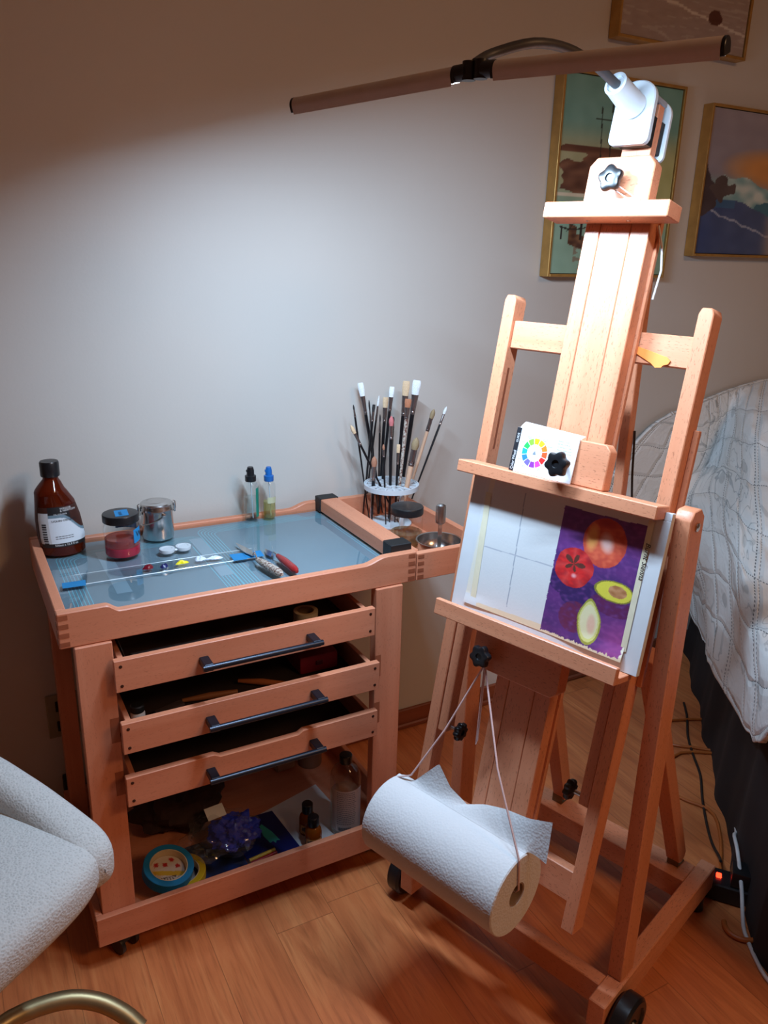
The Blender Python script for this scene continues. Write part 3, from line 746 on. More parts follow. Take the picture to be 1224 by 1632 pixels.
# spray bottles
def spray(x, y, r, hb, capcol, liq, lev, label, lab=None):
    t = thing('spray_bottle', label, 'spray bottle', (x, y, ZG), 'small spray bottles at the back of the cart')
    fr = at(x, y, ZG)
    obj('bottle_body', MB().lathe(fr, [(r*0.8, 0), (r*0.96, 0.0015), (r, 0.005), (r, hb-0.012), (r*0.93, hb-0.006), (r*0.72, hb-0.001), (r*0.5, hb), (r*0.5, hb+0.004)], 32), GLASS, t)
    obj('liquid', MB().lathe(fr, [(r*0.85, 0.002), (r*0.93, 0.004), (r*0.93, lev)], 28), liq, t)
    obj('dip_tube', MB().tube([fr(V((0.004, 0, 0.004))), fr(V((0, 0, hb)))], 0.0012, 6), WHITEP, t)
    z = hb+0.001
    obj('spray_head', MB().lathe(fr, [(r*0.74, z), (r*0.76, z+0.001), (r*0.76, z+0.013), (r*0.52, z+0.0145), (r*0.50, z+0.026), (r*0.42, z+0.032), (r*0.38, z+0.034)], 24).box(fr, (-0.004-r*0.35, -0.003, z+0.022), (-0.003, 0.003, z+0.028), 0.001), capcol, t)
    if lab:
        cs = cyl(fr, r, 0.0006)
        obj('label', MB().grid(lambda a, b: cs(lerp(lab[0], lab[1], a), lerp(lab[2], lab[3], b)), 12, 3), lab[4], t)
spray(0.492, 0.395, 0.0175, 0.096, BLACK, CLEARL, 0.058, 'clear spray bottle with black pump and green label at the back of the cart', (0.35, 1.5, 0.010, 0.082, GREENLAB))
spray(0.537, 0.393, 0.0155, 0.092, plain('blue_pump', (24, 98, 172), 0.35), YELL, 0.042, 'clear spray bottle with blue pump and yellowish liquid at the back of the cart', (-0.6, 0.9, 0.040, 0.055, plain('cream_label', (190, 186, 150), 0.7)))

# little double cups
t = thing('palette_cups', 'pair of joined white plastic palette cups on the glass', 'cups', (0.272, 0.26, ZG))
for x, y in ((0.2545, 0.259), (0.290, 0.262)):
    obj('cup', MB().lathe(at(x, y, ZG+0.0001), [(0.011, 0), (0.0155, 0.003), (0.0165, 0.009), (0.016, 0.0105), (0.0115, 0.0106), (0.010, 0.0095), (0.002, 0.0095)], 32), WHITEP, t)
obj('bridge', MB().box(WF, (0.266, 0.255, ZG+0.003), (0.279, 0.263, ZG+0.007), 0.001), WHITEP, t)

# paint blobs
def blob(x, y, rx, ry, hgt, rgb, label, seed, z=ZG+0.0023):
    random.seed(seed); m = MB(); N_ = 22; K = 7; vs = []
    ph = [random.random()*6 for _ in range(4)]
    def f(a, b):
        ang = a*2*PI; rad = b
        w = 1+0.22*math.sin(ang*2+ph[0])+0.14*math.sin(ang*3+ph[1])+0.1*math.sin(5*ang+ph[2])
        h = hgt*(1-rad**2.2)*(1+0.6*nz(math.cos(ang)*rad*3+ph[0], math.sin(ang)*rad*3, ph[1]))
        return V((x+rx*rad*w*math.cos(ang), y+ry*rad*w*math.sin(ang), z+max(h, 0)))
    m.grid(f, 26, 8)
    o = obj('paint_dab', m, plain('oil_paint', rgb, 0.3, 0, 0.1, 300)); tag(o, label, 'paint dab', 'oil paint dabs on the glass')
blob(0.198, 0.184, 0.0095, 0.0075, 0.008, (112, 16, 34), 'dark crimson dab of oil paint, leftmost on the glass strip', 1)
blob(0.228, 0.178, 0.0085, 0.006, 0.006, (22, 28, 92), 'dark blue dab of oil paint between the crimson and yellow dabs', 2)
blob(0.266, 0.184, 0.011, 0.0075, 0.006, (236, 220, 20), 'bright yellow dab of oil paint on the glass strip', 3)
blob(0.305, 0.186, 0.010, 0.008, 0.007, (216, 226, 244), 'white dab of oil paint next to the yellow one', 4)
blob(0.334, 0.183, 0.017, 0.007, 0.004, (214, 224, 242), 'thin smeared white paint dab near the right end of the glass strip', 5)

# palette knives
def knife(bl0, bl1, h0, h1, mat, label, rad, seed):
    t = thing('palette_knife', label, 'palette knife', V(bl0)*0.5+V(h1)*0.5, 'palette knives on the glass')
    bl0, bl1, h0, h1 = map(V, (bl0, bl1, h0, h1))
    d = (bl1-bl0).normalized(); n = V((-d.y, d.x, 0)).normalized(); up = V((0, 0, 1)); L = (bl1-bl0).length
    P = []
    for s_ in (-1, 1):
        rng = range(9) if s_ < 0 else range(8, -1, -1)
        for i in rng:
            tt = i/8; w = 0.0085*math.sin(min(1, tt*1.25+0.04)*PI*0.5)*(1-0.55*sm(0.7, 1, tt)); P.append((L*tt, s_*w))
    obj('blade', MB().prism(frame(bl0, d, n, up), P, -0.0004, 0.0004, 0), CHROME, t)
    mid = bl1+V((0, 0, 0.006)) + (h0-bl1)*0.3
    obj('neck', MB().tube([bl1-d*0.004, bl1+V((0, 0, 0.006)), mid+V((0, 0, 0.004)), h0], 0.0016, 8), CHROME, t)
    hd = (h1-h0); k = 12; pts = [h0+hd*(i/k) for i in range(k+1)]
    rr_ = [rad*(0.55+0.45*math.sin(min(1, (i/k)*2.2)*PI/2))*(1 if i < k-1 else (0.85 if i == k-1 else 0.4)) for i in range(k+1)]
    obj('handle', MB().tube(pts, rr_, 14), mat, t)
def speckle():
    t = NT('speckled_paint_handle'); co = t.n('ShaderNodeTexCoord').outputs['Object']; n = t.noise(co, 190, 2)
    t.pbsdf(t.ramp(n, [(0.35, s2l((90, 40, 34))), (0.5, s2l((168, 150, 136))), (0.6, s2l((206, 200, 190))), (0.7, s2l((120, 96, 50)))]), 0.45); return t.m
SPECK = speckle()
ZK = ZG+0.0035
knife((0.402, 0.246, ZK+0.001), (0.409, 0.150, ZK+0.004), (0.406, 0.118, ZG+0.010), (0.423, 0.024, ZG+0.0092), SPECK, 'palette knife with a paint speckled handle lying on the glass, left one', 0.0088, 1)
knife((0.450, 0.190, ZK-0.0015), (0.447, 0.140, ZK-0.0015), (0.452, 0.122, ZG+0.010), (0.456, 0.026, ZG+0.0088), REDH, 'palette knife with a glossy red handle lying on the glass, right one', 0.0085, 2)

# ------------------------------------------------------------------ side leaf: brush holder, brushes, jar, bowl
ZL = 0.7150
HC = (0.838, 0.327)
t = thing('brush_holder', 'round white plastic two tier brush stand on the side leaf', 'brush holder', (HC[0], HC[1], ZL))
fr = at(HC[0], HC[1], ZL)
obj('base_disc', MB().lathe(fr, [(0.052, 0), (0.054, 0.001), (0.054, 0.004), (0.052, 0.0055), (0.004, 0.0056)], 48), WHITEP, t)
def perf(z0, z1, R):
    m = MB(); bm = bmesh.new()
    # annular lattice: rings and spokes
    for ra, rb in ((R-0.006, R), (R*0.56, R*0.62), (R*0.16, R*0.24)):
        prof = [(ra, z0), (rb, z0), (rb, z1), (ra, z1), (ra, z0)]
        m.lathe(fr, prof, 56, False)
    for k in range(16):
        a = 2*PI*k/16; f2 = at(HC[0], HC[1], ZL, a); m.box(f2, (R*0.60, -0.0024, z0+0.0005), (R-0.005, 0.0024, z1-0.0005), 0.0005)
    for k in range(8):
        a = 2*PI*(k+0.5)/8; f2 = at(HC[0], HC[1], ZL, a); m.box(f2, (R*0.22, -0.0024, z0+0.0005), (R*0.58, 0.0024, z1-0.0005), 0.0005)
    return m
obj('perforated_ring', perf(0.098, 0.104, 0.068), WHITEP, t)
obj('rim_wall', MB().lathe(fr, [(0.066, 0.094), (0.0695, 0.094), (0.0695, 0.106), (0.066, 0.106), (0.066, 0.094)], 56, False), WHITEP, t)
for a in (0.6, 2.7, 4.8): obj('support_post', MB().box(at(HC[0], HC[1], ZL, a), (0.046, -0.005, 0.004), (0.051, 0.005, 0.0985), 0.001), WHITEP, t)

BR = {'w': (228, 232, 234), 't': (40, 36, 36), 'tan': (214, 184, 148), 'green': (152, 130, 98), 'pink': (196, 112, 112), 'org': (170, 108, 76), 'brn': (170, 118, 92)}
HBK = plain('black_lacquer', (20, 20, 24), 0.28); HNT = plain('raw_birch_handle', (214, 172, 142), 0.5); HSV = SPECK
FERR = plain('ferrule_nickel', (150, 140, 138), 0.25, 0.9)
def brush(tip, bot, flen, kind, hmat, rb, flat, label, hr=0.0035, bl=None):
    tip, bot = V(tip), V(bot); bot.z = ZL+0.0062; d = (tip-bot).normalized(); L = (tip-bot).length
    bl = bl or flen*0.42; fl = flen-bl
    t = thing('paintbrush', label, 'paintbrush', bot, 'paintbrushes in the white stand')
    a = tip-d*flen; b = tip-d*bl
    n = 8; hp = [bot+(a-bot)*(i/n) for i in range(n+1)]
    hrr = [0.0014]+[hr*(0.5+0.5*(i/n)) for i in range(1, n)]+[hr*0.9]
    obj('handle', MB().tube(hp, hrr, 10), hmat, t)
    z = d; x = V((0.874, -0.486, 0)); x = (x-z*x.dot(z)).normalized(); y = z.cross(x)
    m = MB(); K = 6; seg = 12
    def loft(p0, p1, prof):
        vs = []; fs = []
        for tt, rx, ry in prof:
            c = p0+(p1-p0)*tt
            for k in range(seg): an = 2*PI*k/seg; vs.append(c+x*rx*math.cos(an)+y*ry*math.sin(an))
        for i in range(len(prof)-1):
            for k in range(seg): k2 = (k+1) % seg; fs.append((i*seg+k, i*seg+k2, (i+1)*seg+k2, (i+1)*seg+k))
        fs.append(tuple(reversed(range(seg)))); fs.append(tuple((len(prof)-1)*seg+k for k in range(seg)))
        return MB().add(vs, fs)
    ry = rb*0.45 if flat else rb
    obj('ferrule', loft(a, b, [(0, hr, hr), (0.12, hr*1.08, hr*1.08), (0.15, hr*0.95, hr*0.95), (0.2, hr*1.08, hr*1.08), (0.4, lerp(hr, rb, 0.3), lerp(hr, ry, 0.3)), (1, rb, ry)]), FERR, t)
    if flat == 1: pr = [(0, rb*.95, ry), (0.5, rb*1.15, ry*1.1), (0.9, rb*1.12, ry*0.7), (1, rb*0.95, ry*0.3)]
    else: pr = [(0, rb*.95, ry*.95), (0.35, rb*1.25, ry*1.2), (0.7, rb*1.0, ry*.9), (0.92, rb*0.4, ry*.4), (1, rb*0.08, ry*.08)]
    obj('bristles', loft(b, tip, pr), plain('bristle_'+kind, BR[kind], 0.8, 0, 0.15, 500), t)
BL = [
 ((0.796, 0.426, 1.061), (0.852, 0.395, 0), .081, 'w', HBK, .0065, 1, 'white flat brush standing at the upper left of the bunch', .0045),
 ((0.759, 0.389, 1.015), (0.798, 0.368, 0), .032, 't', HBK, .0018, 0, 'thin black pointed brush, leftmost slender one', .0028),
 ((0.743, 0.370, 0.969), (0.852, 0.310, 0), .056, 'tan', HBK, .0042, 0, 'small tan filbert brush leaning far out to the left', .0032),
 ((0.810, 0.404, 1.021), (0.836, 0.390, 0), .064, 't', HBK, .0018, 0, 'thin dark liner brush just right of the white flat brush', .0028),
 ((0.815, 0.386, 1.012), (0.795, 0.397, 0), .043, 't', HBK, .0034, 1, 'narrow dark flat brush with nickel ferrule, left of centre', .0035),
 ((0.843, 0.412, 1.029), (0.816, 0.427, 0), .065, 'w', HBK, .0022, 0, 'slim white pointed brush behind the tan flat brush', .0028),
 ((0.856, 0.428, 0.977), (0.857, 0.428, 0), .049, 't', HBK, .0018, 0, 'thin black upright brush at the back of the stand', .0028),
 ((0.862, 0.411, 1.023), (0.846, 0.405, 0), .063, 'tan', HBK, .0062, 1, 'tan square flat brush in the middle with wide ferrule', .0045),
 ((0.861, 0.378, 1.055), (0.839, 0.390, 0), .062, 'w', HBK, .0055, 1, 'white flat brush behind the tan square flat brush', .0042),
 ((0.828, 0.319, 0.995), (0.831, 0.318, 0), .058, 'pink', HBK, .0052, 0, 'pink stained round brush at the centre of the stand', .0050),
 ((0.909, 0.390, 1.065), (0.892, 0.400, 0), .089, 'tan', HBK, .0080, 1, 'large pale tan hog bristle brush, tall one right of centre', .0062),
 ((0.864, 0.302, 1.037), (0.846, 0.312, 0), .049, 'org', HSV, .0070, 1, 'orange brown filbert brush with a silver speckled handle', .0050),
 ((0.930, 0.373, 1.068), (0.898, 0.391, 0), .087, 'w', HBK, .0092, 1, 'largest white flat brush, tallest of the bunch', .0062),
 ((0.965, 0.343, 0.998), (0.898, 0.370, 0), .059, 'green', HNT, .0052, 0, 'small olive filbert brush with raw wood handle leaning right', .0048),
 ((1.020, 0.369, 0.996), (0.893, 0.345, 0), .050, 'w', HBK, .0034, 0, 'small white brush leaning farthest to the right', .0032),
 ((0.880, 0.282, 0.945), (0.849, 0.300, 0), .073, 'green', HNT, .0080, 0, 'large olive round brush with pale wood handle at the front right', .0072),
 ((0.792, 0.335, 0.894), (0.789, 0.336, 0), .063, 'brn', HBK, .0062, 0, 'short brown filbert brush at the front left of the stand', .0046),
 ((0.804, 0.312, 0.928), (0.814, 0.307, 0), .032, 'brn', HBK, .0026, 0, 'thin brown pointed brush at the front of the stand', .0028),
 ((0.846, 0.311, 0.924), (0.843, 0.313, 0), .051, 'tan', HBK, .0040, 1, 'short tan flat brush beside the speckled handle', .0035),
 ((0.853, 0.352, 0.985), (0.842, 0.345, 0), .030, 't', HBK, .0022, 0, 'thin black brush rising behind the pink stained brush', .0030)]
for bdef in BL: brush(*bdef)

t, fr = jar('glass_jar', 'clear glass jar with black lid and a little brown liquid on the side leaf', 0.799, 0.180, ZL+0.0002, 0.0385, 0.094, 0.018, [BROWNL], [0.032])
# steel bowl with gripping handle
t = thing('steel_bowl', 'small stainless steel bowl with upright strap handle on the side leaf', 'bowl', (0.862, 0.10, ZL))
bx, by = 0.8285, 0.082; fr = at(bx, by, ZL+0.0004)
obj('bowl', MB().lathe(fr, [(0.030, 0), (0.036, 0.001), (0.046, 0.010), (0.050, 0.024), (0.0515, 0.037), (0.054, 0.0375), (0.0535, 0.0385), (0.050, 0.038), (0.0485, 0.024), (0.0445, 0.011), (0.035, 0.0025), (0.002, 0.002)], 56), STEEL, t)
sx = V((0.874, -0.486, 0))
fs_ = frame((bx, by, ZL), sx, (0.486, 0.874, 0), (0, 0, 1))
m = MB().box(fs_, (-0.0045, -0.012, 0.014), (0.0045, -0.0095, 0.085), 0.0006)
obj('strap', m, STEEL, t)
gm = MB().lathe(fs_ and (lambda p: fs_(V((p[0]*1.0, p[1]*0.8-0.0105, p[2])))), [(0.006, 0.080), (0.0105, 0.083), (0.0115, 0.087), (0.0115, 0.120), (0.0105, 0.124), (0.006, 0.127)], 28)
obj('grip', gm, plain('brushed_steel', (176, 174, 172), 0.35, 1.0), t)
for zz in (0.020, 0.028): obj('rivet', MB().lathe(axisframe(fr(V((0.0495*0.35, -0.0495*0.94, zz))), (0.35, -0.94, 0)), [(0.003, 0), (0.003, 0.0018), (0.0015, 0.0026)], 12), CHROME, t)

# ------------------------------------------------------------------ things inside the cart
def roll(name, label, cat, x, y, z, r0, r1, w, mat, core, tilt=(0, 0), rz=0):
    t = thing(name, label, cat, (x, y, z)); fr = at(x, y, z, rz, tilt[0], tilt[1])
    obj('tape_band', MB().lathe(fr, [(r0+0.002, 0), (r1-0.001, 0), (r1, 0.001), (r1, w-0.001), (r1-0.001, w), (r0+0.002, w), (r0+0.002, 0)], 56, False), mat, t)
    c = obj('cardboard_core', MB().lathe(fr, [(r0, 0.0004), (r0+0.0018, 0.0004), (r0+0.0018, w-0.0004), (r0, w-0.0004), (r0, 0.0004)], 48, False), core, t)
    return t, fr, c
t, fr, c = roll('yellow_tape_roll', 'roll of yellow tape lying on the bottom shelf behind the blue roll', 'tape', 0.196, 0.075, 0.066, 0.040, 0.055, 0.022, TAPEY, CREAM)
t, fr, c = roll('blue_tape_roll', 'roll of blue painter tape leaning on the yellow roll on the bottom shelf', 'tape', 0.168, 0.068, 0.101, 0.038, 0.053, 0.024, TAPEB, CREAM, (0.22, 0.14))
def tapelab(a, b):
    x, y = (a-0.5)*2, (b-0.5)*2
    c = (206, 196, 186)
    if abs(y+0.2+0.3*x) < 0.16: c = (206, 170, 50)
    if -0.75 < y < -0.42 and -0.5 < x < 0.4: c = (90, 74, 62) if (int(x*22) % 3 == 0 or abs(y+0.6) > 0.12) else (206, 200, 190)
    for q in ((-0.55, 0.5), (-0.05, 0.4), (0.4, 0.65), (0.62, 0.15)):
        if abs(x-q[0]) < 0.13 and abs(y-q[1]) < 0.13: c = (176, 36, 40)
    return s2l(c)
m = MB().grid(lambda a, b: fr(V((0.0372*b*math.cos(2*PI*a), 0.0372*b*math.sin(2*PI*a), 0.006))), 48, 24, lambda a, b: tapelab(0.5+0.5*b*math.cos(2*PI*a), 0.5+0.5*b*math.sin(2*PI*a)))
obj('core_label', m, VC, t, 'printed label disc in red, white and yellow')

t = thing('clear_label_bottle', 'tall clear plastic bottle with white text label and black cap on the bottom shelf', 'bottle', (0.588, 0.075, 0.064))
fr = at(0.588, 0.062, 0.0645, -0.40); r = 0.036
obj('bottle_body', MB().lathe(fr, [(r*.85, 0), (r*.97, .002), (r, .006), (r, .145), (r*.95, .155), (r*.75, .170), (r*.45, .178), (r*.36, .182), (r*.36, .190)], 44), GLASS, t)
obj('liquid', MB().lathe(fr, [(r*.9, .003), (r*.96, .006), (r*.96, .105)], 40), CLEARL, t)
obj('cap', MB().lathe(fr, [(.0145, .184), (.015, .185), (.015, .203), (.0135, .2045), (.008, .205)], 32), BLACK, t)
cs = cyl(fr, r, 0.0006); cs2 = cyl(fr, r, 0.0012)
lb = obj('label', MB().grid(lambda a, b: cs(lerp(-1.05, 1.25, a), lerp(0.016, 0.128, b)), 30, 6), plain('label_white', (196, 186, 184), 0.7), t)
tx = MB()
random.seed(3)
for i in range(17):                                   # lines of print too small to read
    xx = -0.022
    while xx < 0.020:
        w_ = random.uniform(0.002, 0.006); zz = 0.122-i*0.0053
        tx.add([cs2(xx/r, zz), cs2((xx+w_)/r, zz), cs2((xx+w_)/r, zz+0.0014), cs2(xx/r, zz+0.0014)], [(0, 1, 2, 3)]); xx += w_+0.0012
for i in range(22):
    w_ = (0.0005, 0.001, 0.0007)[i % 3]; xx = -0.018+i*0.0014
    tx.add([cs2(xx/r, 0.019), cs2((xx+w_)/r, 0.019), cs2((xx+w_)/r, 0.029), cs2(xx/r, 0.029)], [(0, 1, 2, 3)])
obj('lettering', tx, INKG, lb)

def amber(x, y, label, capr=0.0125):
    t = thing('amber_bottle', label, 'bottle', (x, y, 0.0662), 'amber bottles on the bottom shelf'); fr = at(x, y, 0.0662, -0.45)
    obj('bottle_body', MB().lathe(fr, [(.017, 0), (.0185, .001), (.0195, .004), (.0195, .038), (.018, .046), (.0125, .053), (.010, .055), (.010, .060)], 32), AMBERG, t)
    obj('liquid', MB().lathe(fr, [(.016, .002), (.018, .004), (.018, .034)], 28), plain('orange_oil', (186, 100, 26), 0.3), t)
    obj('cap', MB().lathe(fr, [(capr, .056), (capr+.0005, .057), (capr+.0005, .078), (capr-.001, .080), (.006, .0803)], 28), BLACK, t)
    cs = cyl(fr, 0.0195, 0.0005)
    obj('label', MB().grid(lambda a, b: cs(lerp(-0.9, 1.2, a), lerp(0.007, 0.030, b)), 14, 10, lambda a, b: s2l((60, 34, 20)) if ((a-.5)/.42)**2+((b-.55)/.34)**2 < 1 else s2l((196, 140, 70))), VC, t)
amber(0.496, 0.040, 'small amber bottle with black cap, the nearer one on the bottom shelf')
amber(0.502, 0.088, 'small amber bottle with black cap, the one behind on the bottom shelf')

# papers, booklet, pens, bag
o = obj('paper_sheet', MB().prism(WF, [(0.40, 0.19), (0.59, 0.24), (0.61, 0.02), (0.42, 0.0)], 0.0643, 0.0658, 0), PAPERW); tag(o, 'white paper sheet lying under the small amber bottles', 'paper')
o = obj('paper_sheet', MB().prism(WF, [(0.19, 0.0), (0.27, 0.0), (0.27, 0.14), (0.19, 0.14)], 0.0643, 0.0652, 0), PAPERW); tag(o, 'white paper scrap between the tape rolls and the dark magazine', 'paper')
t = thing('booklet', 'dark blue booklet with a turquoise stroke on its cover, on the bottom shelf', 'booklet', (0.42, 0.10, 0.066))
P = [(0.345, 0.045), (0.466, 0.036), (0.452, 0.190), (0.33, 0.195)]
bk = obj('cover', MB().prism(WF, P, 0.0662, 0.0700, 0.0004), plain('dark_blue_cover', (20, 34, 104), 0.4), t)
obj('turquoise_stroke', MB().prism(WF, [(0.405, 0.15), (0.412, 0.155), (0.425, 0.12), (0.432, 0.085), (0.424, 0.088), (0.420, 0.080), (0.416, 0.09), (0.408, 0.086), (0.402, 0.115)], 0.0701, 0.0704, 0), plain('turquoise', (56, 176, 168), 0.5), bk)
t = thing('magazine', 'dark glossy magazine with blue print beside the tape rolls', 'magazine', (0.29, 0.07, 0.066))
def magc(a, b): return s2l(mixc((26, 50, 110), (24, 20, 26), 0.5+1.2*nz(a*5, b*5, 2)))
obj('cover', MB().grid(lambda a, b: V((lerp(0.228, 0.340, a)+0.02*(1-b)*0, lerp(0.001, 0.16, b), 0.0700)), 40, 40, magc), VCG, t)
obj('pages', MB().box(WF, (0.228, 0.001, 0.0662), (0.340, 0.16, 0.0698), 0), PAPERW, t)
for i, (cc, nm) in enumerate((((104, 200, 70), 'green'), ((226, 130, 40), 'orange'), ((176, 28, 30), 'red'), ((236, 190, 60), 'yellow'))):
    y = 0.018+i*0.0105
    t = thing('marker_pen', nm+' marker pen lying on the dark blue booklet', 'pen', (0.37, y, 0.07), 'marker pens on the bottom shelf')
    r_p = 0.006 if i == 0 else 0.0045
    obj('barrel', MB().tube([(0.345, y, 0.0702+r_p), (0.398, y+0.006, 0.0702+r_p)], r_p, 12), plain('pen_'+nm, cc, 0.35), t)
    obj('cap', MB().tube([(0.3985, y+0.0061, 0.0702+r_p), (0.408, y+0.0072, 0.0702+r_p)], r_p*1.05, 12), plain('pen_cap_'+nm, tuple(int(x*0.8) for x in cc), 0.35), t)
t = thing('plastic_bag', 'crumpled clear plastic bag holding a bright blue glove, on the bottom shelf', 'bag', (0.33, 0.12, 0.07))
def lump(cx, cy, cz, rx, ry, rz, amp, fq, sd_):
    def f(a, b):
        th, ph = a*2*PI, b*PI; d = V((math.sin(ph)*math.cos(th), math.sin(ph)*math.sin(th), math.cos(ph)))
        k = 1+amp*nz(d.x*fq+sd_, d.y*fq, d.z*fq)+amp*0.5*nz(d.x*fq*2.5, d.y*fq*2.5+sd_, d.z*fq*2.5)
        return V((cx+rx*d.x*k, cy+ry*d.y*k, max(cz+rz*d.z*k, 0.0705)))
    return f
obj('blue_glove', MB().grid(lump(0.335, 0.120, 0.104, 0.050, 0.050, 0.030, 0.45, 2.6, 3), 60, 36), LEAVES, t, 'bright blue crumpled glove inside the bag')
bag = MB().grid(lump(0.305, 0.125, 0.106, 0.080, 0.070, 0.038, 0.30, 2.2, 9), 60, 36)
bag.add([V((0.300, 0.03, 0.100)), V((0.352, 0.012, 0.112)), V((0.385, 0.045, 0.108)), V((0.337, -0.020, 0.124)), V((0.330, -0.012, 0.118))], [(0, 1, 3), (1, 2, 3), (0, 3, 4)])
obj('bag_film', bag, PLASTICBAG, t)
o = thing('printed_card', 'white printed card lying under the plastic bag', 'card', (0.30, 0.16, 0.07))
obj('card', MB().box(at(0.302, 0.155, 0.145, 0.1, 0.5), (-0.022, -0.015, 0), (0.022, 0.015, 0.0008), 0), PAPERW, o)
o['label'] = 'white printed card tilted up at the back of the plastic bag'
# far back of shelf: pale box and round jar
o = thing('small_box', 'small beige cardboard box standing at the back of the bottom shelf', 'box', (0.52, 0.30, 0.064))
bx_ = obj('box_body', MB().box(at(0.545, 0.345, 0.0645, 0.1), (-0.026, -0.014, 0), (0.026, 0.014, 0.062), 0.001), plain('pale_card', (170, 146, 126), 0.7), o)
obj('clip_hole', MB().lathe(axisframe((0.545, 0.3305, 0.114), (0, -1, 0)), [(0.006, 0), (0.006, 0.001)], 16), BLACKM, bx_)
o = thing('round_tub', 'round pale brown tub behind the clear bottle on the bottom shelf', 'tub', (0.60, 0.33, 0.064))
obj('tub_body', MB().lathe(at(0.615, 0.335, 0.0645), [(.030, 0), (.032, .001), (.032, .055)], 32), plain('tub_brown', (140, 108, 88), 0.6), o)
obj('lid', MB().lathe(at(0.615, 0.335, 0.1200), [(.033, 0), (.0335, .001), (.0335, .010), (.031, .011)], 32), plain('tub_lid', (120, 92, 76), 0.5), o)
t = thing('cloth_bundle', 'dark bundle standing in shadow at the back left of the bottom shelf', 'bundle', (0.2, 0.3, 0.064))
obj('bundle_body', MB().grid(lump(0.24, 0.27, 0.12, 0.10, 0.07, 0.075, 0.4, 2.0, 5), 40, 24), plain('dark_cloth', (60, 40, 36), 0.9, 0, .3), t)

# drawer contents
D1 = 0.6173
o = obj('glass_sheet', MB().prism(WF, [(0.108, -0.010), (0.385, -0.010), (0.40, 0.24), (0.112, 0.24)], D1+0.0436, D1+0.0466, 0.0004), GLASS); tag(o, 'clear glass sheet sticking up in the top drawer', 'glass sheet')
t = thing('masking_tape_roll', 'roll of pale masking tape in the top drawer', 'tape', (0.495, 0.08, D1))
fr = at(0.495, 0.075, D1+0.0003, 0, 0.0)
obj('tape_band', MB().lathe(fr, [(.018, 0), (.026, 0), (.026, .030), (.018, .030), (.018, 0)], 40, False), CREAM, t)
obj('cardboard_core', MB().lathe(fr, [(.0165, 0.0003), (.0178, 0.0003), (.0178, .0297), (.0165, .0297), (.0165, 0.0003)], 36, False), plain('core_card', (150, 120, 90), .8), t)
o = obj('storage_box', MB().box(WF, (0.12, 0.0, D1+0.0002), (0.38, 0.02, D1+0.0430), 0.002), DARKBIN); tag(o, 'dark box under the glass sheet in the top drawer', 'box')
D2 = 0.5033
t = thing('paint_bottle', 'small bottle with white label and dark cap in the left of the middle drawer', 'bottle', (0.125, 0.02, D2))
fr = at(0.124, 0.012, D2)
obj('bottle_body', MB().lathe(fr, [(.012, 0), (.0135, .001), (.0135, .034), (.012, .038)], 28), plain('label_grey', (206, 204, 200), .6), t)
obj('cap', MB().lathe(fr, [(.0125, .0382), (.013, .039), (.013, .050), (.011, .052)], 28), BLACKM, t)
o = thing('crimson_case', 'dark crimson case at the right of the middle drawer', 'case', (0.5, 0.1, D2))
obj('case_body', MB().box(WF, (0.475, 0.06, D2), (0.565, 0.16, D2+0.040), 0.008, 2), plain('crimson', (140, 26, 48), .5), o)
obj('case_latch', MB().box(WF, (0.512, 0.0565, D2+0.018), (0.528, 0.0598, D2+0.028), 0.001), plain('dark_crimson', (90, 14, 30), .4), o)
for i, (a, b_, rgb, lb_) in enumerate((((0.22, 0.06), (0.33, 0.045), (150, 96, 60), 'short brown wooden tool handle in the middle drawer'), ((0.345, 0.085), (0.43, 0.03), (186, 110, 66), 'orange brown wooden tool handle at the centre of the middle drawer'))):
    o = obj('tool_handle', MB().tube([(a[0], a[1], D2+0.0075), ((a[0]+b_[0])/2, (a[1]+b_[1])/2, D2+0.0085), (b_[0], b_[1], D2+0.0075)], [0.004, 0.0072, 0.005], 12), plain('tool_wood', rgb, .5)); tag(o, lb_, 'tool handle')
o = obj('paint_tube', MB().box(at(0.19, 0.04, D2+0.0002, 0.3), (-0.03, -0.009, 0), (0.03, 0.009, 0.014), 0.005, 2), plain('paint_tube', (110, 96, 100), .35, .5)); o.name = 'paint_tube'; tag(o, 'grey paint tube beside the small bottle in the middle drawer', 'paint tube')

# ------------------------------------------------------------------ easel
EO = V((0.68386, -0.60793, 0.105)); E1 = V((0.30639, -0.95191, 0)); EM = V((0.18906, 0.06085, 0.98008)); EN = V((-0.93294, -0.30029, 0.19861)); E2 = V((0.95191, 0.30639, 0))
EF = frame(EO, E1, EM, EN)                     # u across, v up the leaning frame, w towards the painter
BF = frame((0.76252, -0.58261, 0), E1, E2, (0, 0, 1))   # base: x across, y to the rear, z up
easel = thing('studio_easel', 'large wooden H-frame studio easel standing on a wheeled base', 'easel', BF(V((-0.21, 0.2, 0))))
ZT = 0.105
obj('base_runner', MB().box(BF, (0, 0, 0.045), (0.033, 0.494, ZT), 0.002), W_BEECH, easel)
obj('base_runner', MB().box(BF, (-0.459, 0, 0.045), (-0.426, 0.494, ZT), 0.002), W_BEECH, easel)
obj('base_crossbar', MB().box(BF, (-0.4255, 0.038, 0.052), (-0.0005, 0.066, ZT-0.0005), 0.0015), W_BEECH, easel)
obj('base_crossbar', MB().box(BF, (-0.4255, 0.398, 0.052), (-0.0005, 0.462, ZT-0.0005), 0.0015), W_BEECH, easel)
def chamf(x0, x1, z0, z1, c, both=True):
    return [(x0, z0), (x1, z0), (x1, z1-c), (x1-c*0.7, z1), (x0+c, z1), (x0, z1-c*0.6)]
BFX = lambda p: BF(V((p[2], p[0], p[1])))      # prism in (y,z), extruded along x
